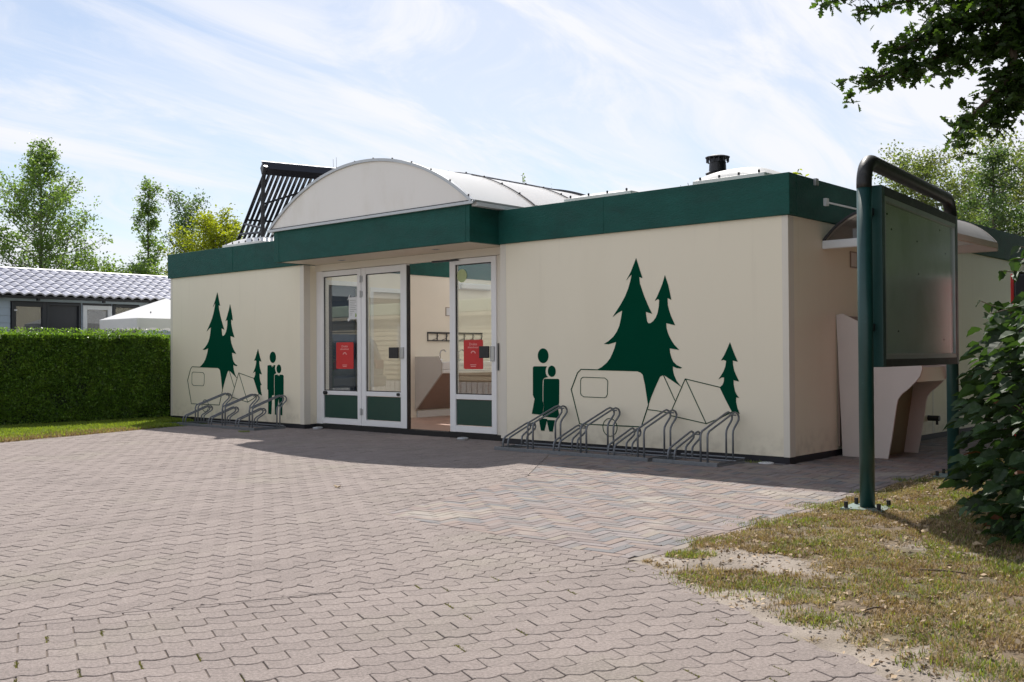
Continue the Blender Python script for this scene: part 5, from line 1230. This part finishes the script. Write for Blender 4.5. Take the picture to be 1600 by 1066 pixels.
box('rear_bumper', SILVER, car, cxo+1.95, cxo+2.13, cyo-.84, cyo+.84, .35, .62, .05)
for x in (-1.25, 1.3):
    for s in (-.86, .66):
        w = MB().tube([(cxo-x, cyo+s, .31), (cxo-x, cyo+s+.2, .31)], .31, 24).build('wheel', TYRE, car); MB().tube([(cxo-x, cyo+s-.005, .31), (cxo-x, cyo+s+.205, .31)], .19, 16).build('rim', ALU, w)

# ------------------------------------------------------------------ bush with large leaves at the right
bush = thing('leafy_bush', (3.25, -2.9, 0), 'dark leafy bush with large toothed leaves at the right edge of the grass', 'bush')
def bush_leaf_mesh(k):
    rg = random.Random(90+k); half = [(0, 0), (.08, .17), (.22, .30), (.40, .36), (.58, .32), (.74, .22), (.88, .10), (1.0, 0)]; fold = rg.uniform(.25, .6); curl = rg.uniform(-.25, -.05)
    v = [(x, 0, curl*x*x) for x, _ in half]+[(x, y*(1+.12*((i % 2)*2-1)), abs(y)*fold+curl*x*x) for i, (x, y) in enumerate(half)][1:-1]+[(x, -y*(1+.12*((i % 2)*2-1)), abs(y)*fold+curl*x*x) for i, (x, y) in enumerate(half)][1:-1]
    f = []; n = 8; m_ = 6
    for s in (0, 1):
        b = n+s*m_; f.append((0, 1, b)); 
        for i in range(m_-1): f.append((i+1, i+2, b+i+1, b+i))
        f.append((6, 7, b+5))
    return v, f
BL = [bush_leaf_mesh(k) for k in range(5)]; rg = random.Random(77); bl = []; stems = MB()
def bush_r(z, a): return (1.06+.09*math.sin(z*3.2+a*2)+.09*math.sin(a*5+z*4))*(1.0 if z < 1.25 else max(.25, 1-(z-1.25)/.6*.70))
bc = Vector((3.72, -2.62, 0))
for k in range(34):
    a = rg.uniform(0, 6.283); z1 = rg.uniform(.7, 1.75); r = bush_r(z1, a)*.8; stems.tube([bc+Vector((math.cos(a)*.2, math.sin(a)*.2, 0)), bc+Vector((math.cos(a)*r*.5, math.sin(a)*r*.5, z1*.6)), bc+Vector((math.cos(a)*r, math.sin(a)*r, z1))], .012, 6, False, .004)
def add_leaf(p, outd, size): bl.append((p, outd, size))
for k in range(6000):
    z = rg.uniform(.02, 1.86); a = rg.uniform(0, 6.283); r = bush_r(z, a)*rg.uniform(.45, 1.02)**.5
    if z < .2: r *= .85+z*.75
    p = bc+Vector((math.cos(a)*r, math.sin(a)*r, z)); add_leaf(p, Vector((math.cos(a), math.sin(a), rg.uniform(-.6, .2))), rg.uniform(.05, .13))
# thin arching shoots that stand out to the left of the mass
for s_, e_ in (((2.75, -2.70, 1.15), (2.45, -2.74, 1.42)), ((2.80, -2.6, 1.45), (2.58, -2.78, 1.60)), ((2.85, -2.8, 1.30), (2.56, -2.95, 1.33)), ((2.9, -2.8, .9), (2.42, -2.9, .95)), ((2.9, -2.9, .55), (2.5, -3.0, .62)), ((3.0, -2.7, 1.5), (2.70, -2.80, 1.74)), ((3.1, -2.7, 1.6), (2.86, -2.75, 1.98)), ((3.2, -2.6, 1.6), (3.0, -2.6, 1.95)), ((2.95, -2.6, 1.5), (2.62, -2.65, 1.68)), ((2.85, -2.8, .75), (2.44, -2.85, .80)), ((2.9, -2.9, .35), (2.52, -3.0, .36))):
    s_, e_ = Vector(s_)+Vector((.22, .08, 0)), Vector(e_)+Vector((.2, .08, 0)); mid = s_.lerp(e_, .5)+Vector((0, 0, .06)); stems.tube([s_, mid, e_], .005, 5, False, .003)
    for j in range(9): f = j/8; p = s_.lerp(e_, f)+Vector((0, 0, .06*math.sin(f*3.14))); add_leaf(p, Vector((rg.uniform(-1, .3), rg.uniform(-1, .5), rg.uniform(-.9, .1))), rg.uniform(.05, .105))
stems.build('stems', TWIG, bush)
bl.sort(key=lambda q: (q[0]-CAMLOC).length); protos = []
for v, f in BL: me = bpy.data.meshes.new('leaf'); me.from_pydata(v, [], f); me.materials.append(BUSHLEAF); me.update(); protos.append(me)
redp = protos[0].copy(); redp.materials.clear(); redp.materials.append(REDLEAF)
mass = MB(); cnt = 0
for i, (p, d, s) in enumerate(bl):
    d = d.normalized(); side = d.cross(Vector((0, 0, 1))); side = side.normalized() if side.length > .01 else Vector((1, 0, 0)); up_ = side.cross(d)
    rot = Matrix((d, side, up_)).transposed() @ Matrix.Rotation(rg.uniform(-.9, .9), 3, 'X') @ Matrix.Rotation(rg.uniform(-.5, .5), 3, 'Z')
    if cnt < 298 and inview(p.x, p.y, 5000) and camproj(p.x, p.y, p.z)[0] < 1640:
        me = redp if rg.random() < .02 else protos[i % 5]; o = bpy.data.objects.new('leaf', me); COL.objects.link(o); o.parent = bush
        o.matrix_local = Matrix.Translation(p-ORG[bush]) @ (rot*s).to_4x4(); cnt += 1
    else:
        v, f = BL[i % 5]; mass.add([p+(rot @ Vector(q))*s for q in v], f)
mass.build('inner_leaves', BUSHLEAF, bush, kind='stuff')

# ------------------------------------------------------------------ oak whose boughs hang in at the top right
oak = thing('oak_tree', (3.6, 4.0, 0), 'oak tree whose dark lobed boughs hang in at the top right', 'tree')
MB().tube([(3.6, 4.0, -.05), (3.55, 3.9, 1.5), (3.5, 3.8, 3.2), (3.4, 3.7, 5.2), (3.3, 3.5, 7.5)], .30, 14, True, .12).build('trunk', BARK, oak, smooth=True)
def cw(px, py, dist):   # bough joints surveyed from the photograph, at a real distance
    d = F_+R2*((px-800)/1597.6)-U2*((py-533)/1597.6); d = d/math.hypot(d.x, d.y); return CAMLOC+d*dist
boughs = [([(3.5, 3.75, 4.6), cw(1640, 20, 11.8), cw(1560, 60, 11.4), cw(1460, 92, 11.0), cw(1385, 118, 10.8), cw(1342, 122, 10.7)], 1.0),
          ([(3.5, 3.7, 4.9), cw(1660, -20, 11.6), cw(1570, 5, 11.2), cw(1480, 45, 11.0), cw(1415, 70, 10.8), cw(1385, 85, 10.7)], 1.0),
          ([cw(1570, 40, 11.3), cw(1585, 90, 11.1), cw(1570, 130, 11.0), cw(1535, 165, 10.9), cw(1505, 195, 10.8), cw(1490, 218, 10.7)], .85),
          ([cw(1630, 30, 11.4), cw(1625, 90, 11.2), cw(1600, 130, 11.1), cw(1565, 175, 11.0), cw(1555, 215, 10.9)], .75),
          ([(3.4, 3.7, 5.4), cw(1600, -60, 12), cw(1500, -45, 11.6), cw(1400, -25, 11.4), cw(1320, -8, 11.3), cw(1262, -4, 11.2)], .62),
          ([cw(1500, -45, 11.6), cw(1450, -5, 11.5), cw(1390, 8, 11.4), cw(1340, 18, 11.3)], .35),
          ([cw(1600, 20, 11.4), cw(1540, 25, 11.2), cw(1480, 30, 11.0), cw(1440, 40, 10.9)], .9),
          ([cw(1650, 60, 11.5), cw(1590, 60, 11.3), cw(1530, 75, 11.1), cw(1500, 110, 11.0)], 1.0), ([cw(1660, -10, 11.6), cw(1610, 5, 11.4), cw(1540, -15, 11.3), cw(1470, 5, 11.2)], 1.0),
          ([cw(1660, 90, 11.5), cw(1620, 110, 11.3), cw(1585, 140, 11.2), cw(1545, 150, 11.1)], .8)]
rg = random.Random(31); limb = MB(); OL = []
for pts, dn in boughs:
    pts = [Vector(p) for p in pts]; limb.tube(pts, .045*(1 if len(pts) > 5 else .6), 6, False, .006)
    for i in range(len(pts)-1):
        a, b = pts[i], pts[i+1]; L = (b-a).length; vis = camproj(b.x, b.y, b.z); n = int(L*58*dn)
        for _ in range(n):
            f = rg.random(); q = a.lerp(b, f); off_ = Vector((rg.gauss(0, 1), rg.gauss(0, 1), rg.gauss(-.15, .75))).normalized()*rg.uniform(.03, .22); c = q+off_
            if rg.random() < .6: limb.tube([q, c], .0035, 4, False, .002)
            for _ in range(rg.randint(4, 8)): OL.append(c+Vector((rg.gauss(0, .05), rg.gauss(0, .05), rg.gauss(0, .045))))
limb.build('boughs', TWIG, oak)
for k in range(7000):                    # the rest of the crown, above and beyond the frame
    a, r = rg.uniform(0, 6.283), 2.6*math.sqrt(rg.random()); z = rg.uniform(5.2, 8.2); 
    c = Vector((4.3+r*math.cos(a), 3.6+r*math.sin(a)*.9, z))
    if fbm(c.x*1.3, c.y*1.3+c.z) > .42: OL.append(c)
OL = [p for p in OL if (lambda q: q is None or q[1] > -2000)(camproj(p.x, p.y, p.z))]
def near_frame(p): q = camproj(p.x, p.y, p.z); return q and -20 < q[0] < 1620 and -20 < q[1] < 1080
ind = [p for p in OL if near_frame(p)]; rg.shuffle(ind); ind = ind[:295]; sset = set(id(p) for p in ind); rest = [p for p in OL if id(p) not in sset]
half = [(-.5, 0), (-.36, .07), (-.26, .20), (-.16, .09), (-.02, .31), (.08, .15), (.24, .31), (.30, .13), (.46, .12), (.5, 0)]
oT = [(x, y, abs(y)*.35) for x, y in half]+[(x, -y, abs(y)*.35) for x, y in half[1:-1][::-1]]; ome = bpy.data.meshes.new('leaf'); ome.from_pydata(oT, [], [tuple(range(0, 10)), (0, 9)+tuple(range(10, 18))]); ome.materials.append(OAKLEAF); ome.update()
for p in ind:
    o = bpy.data.objects.new('leaf', ome); COL.objects.link(o); o.parent = oak; o.location = p-ORG[oak]; o.rotation_euler = (rg.gauss(0, .7), rg.gauss(0, .7), rg.uniform(0, 6.28)); s = rg.uniform(.085, .135); o.scale = (s, s, s)
leaf_cloud('crown_leaves', [tuple(p) for p in rest], .108, OAKLEAF, oak, 32, 'oak', up=.5)
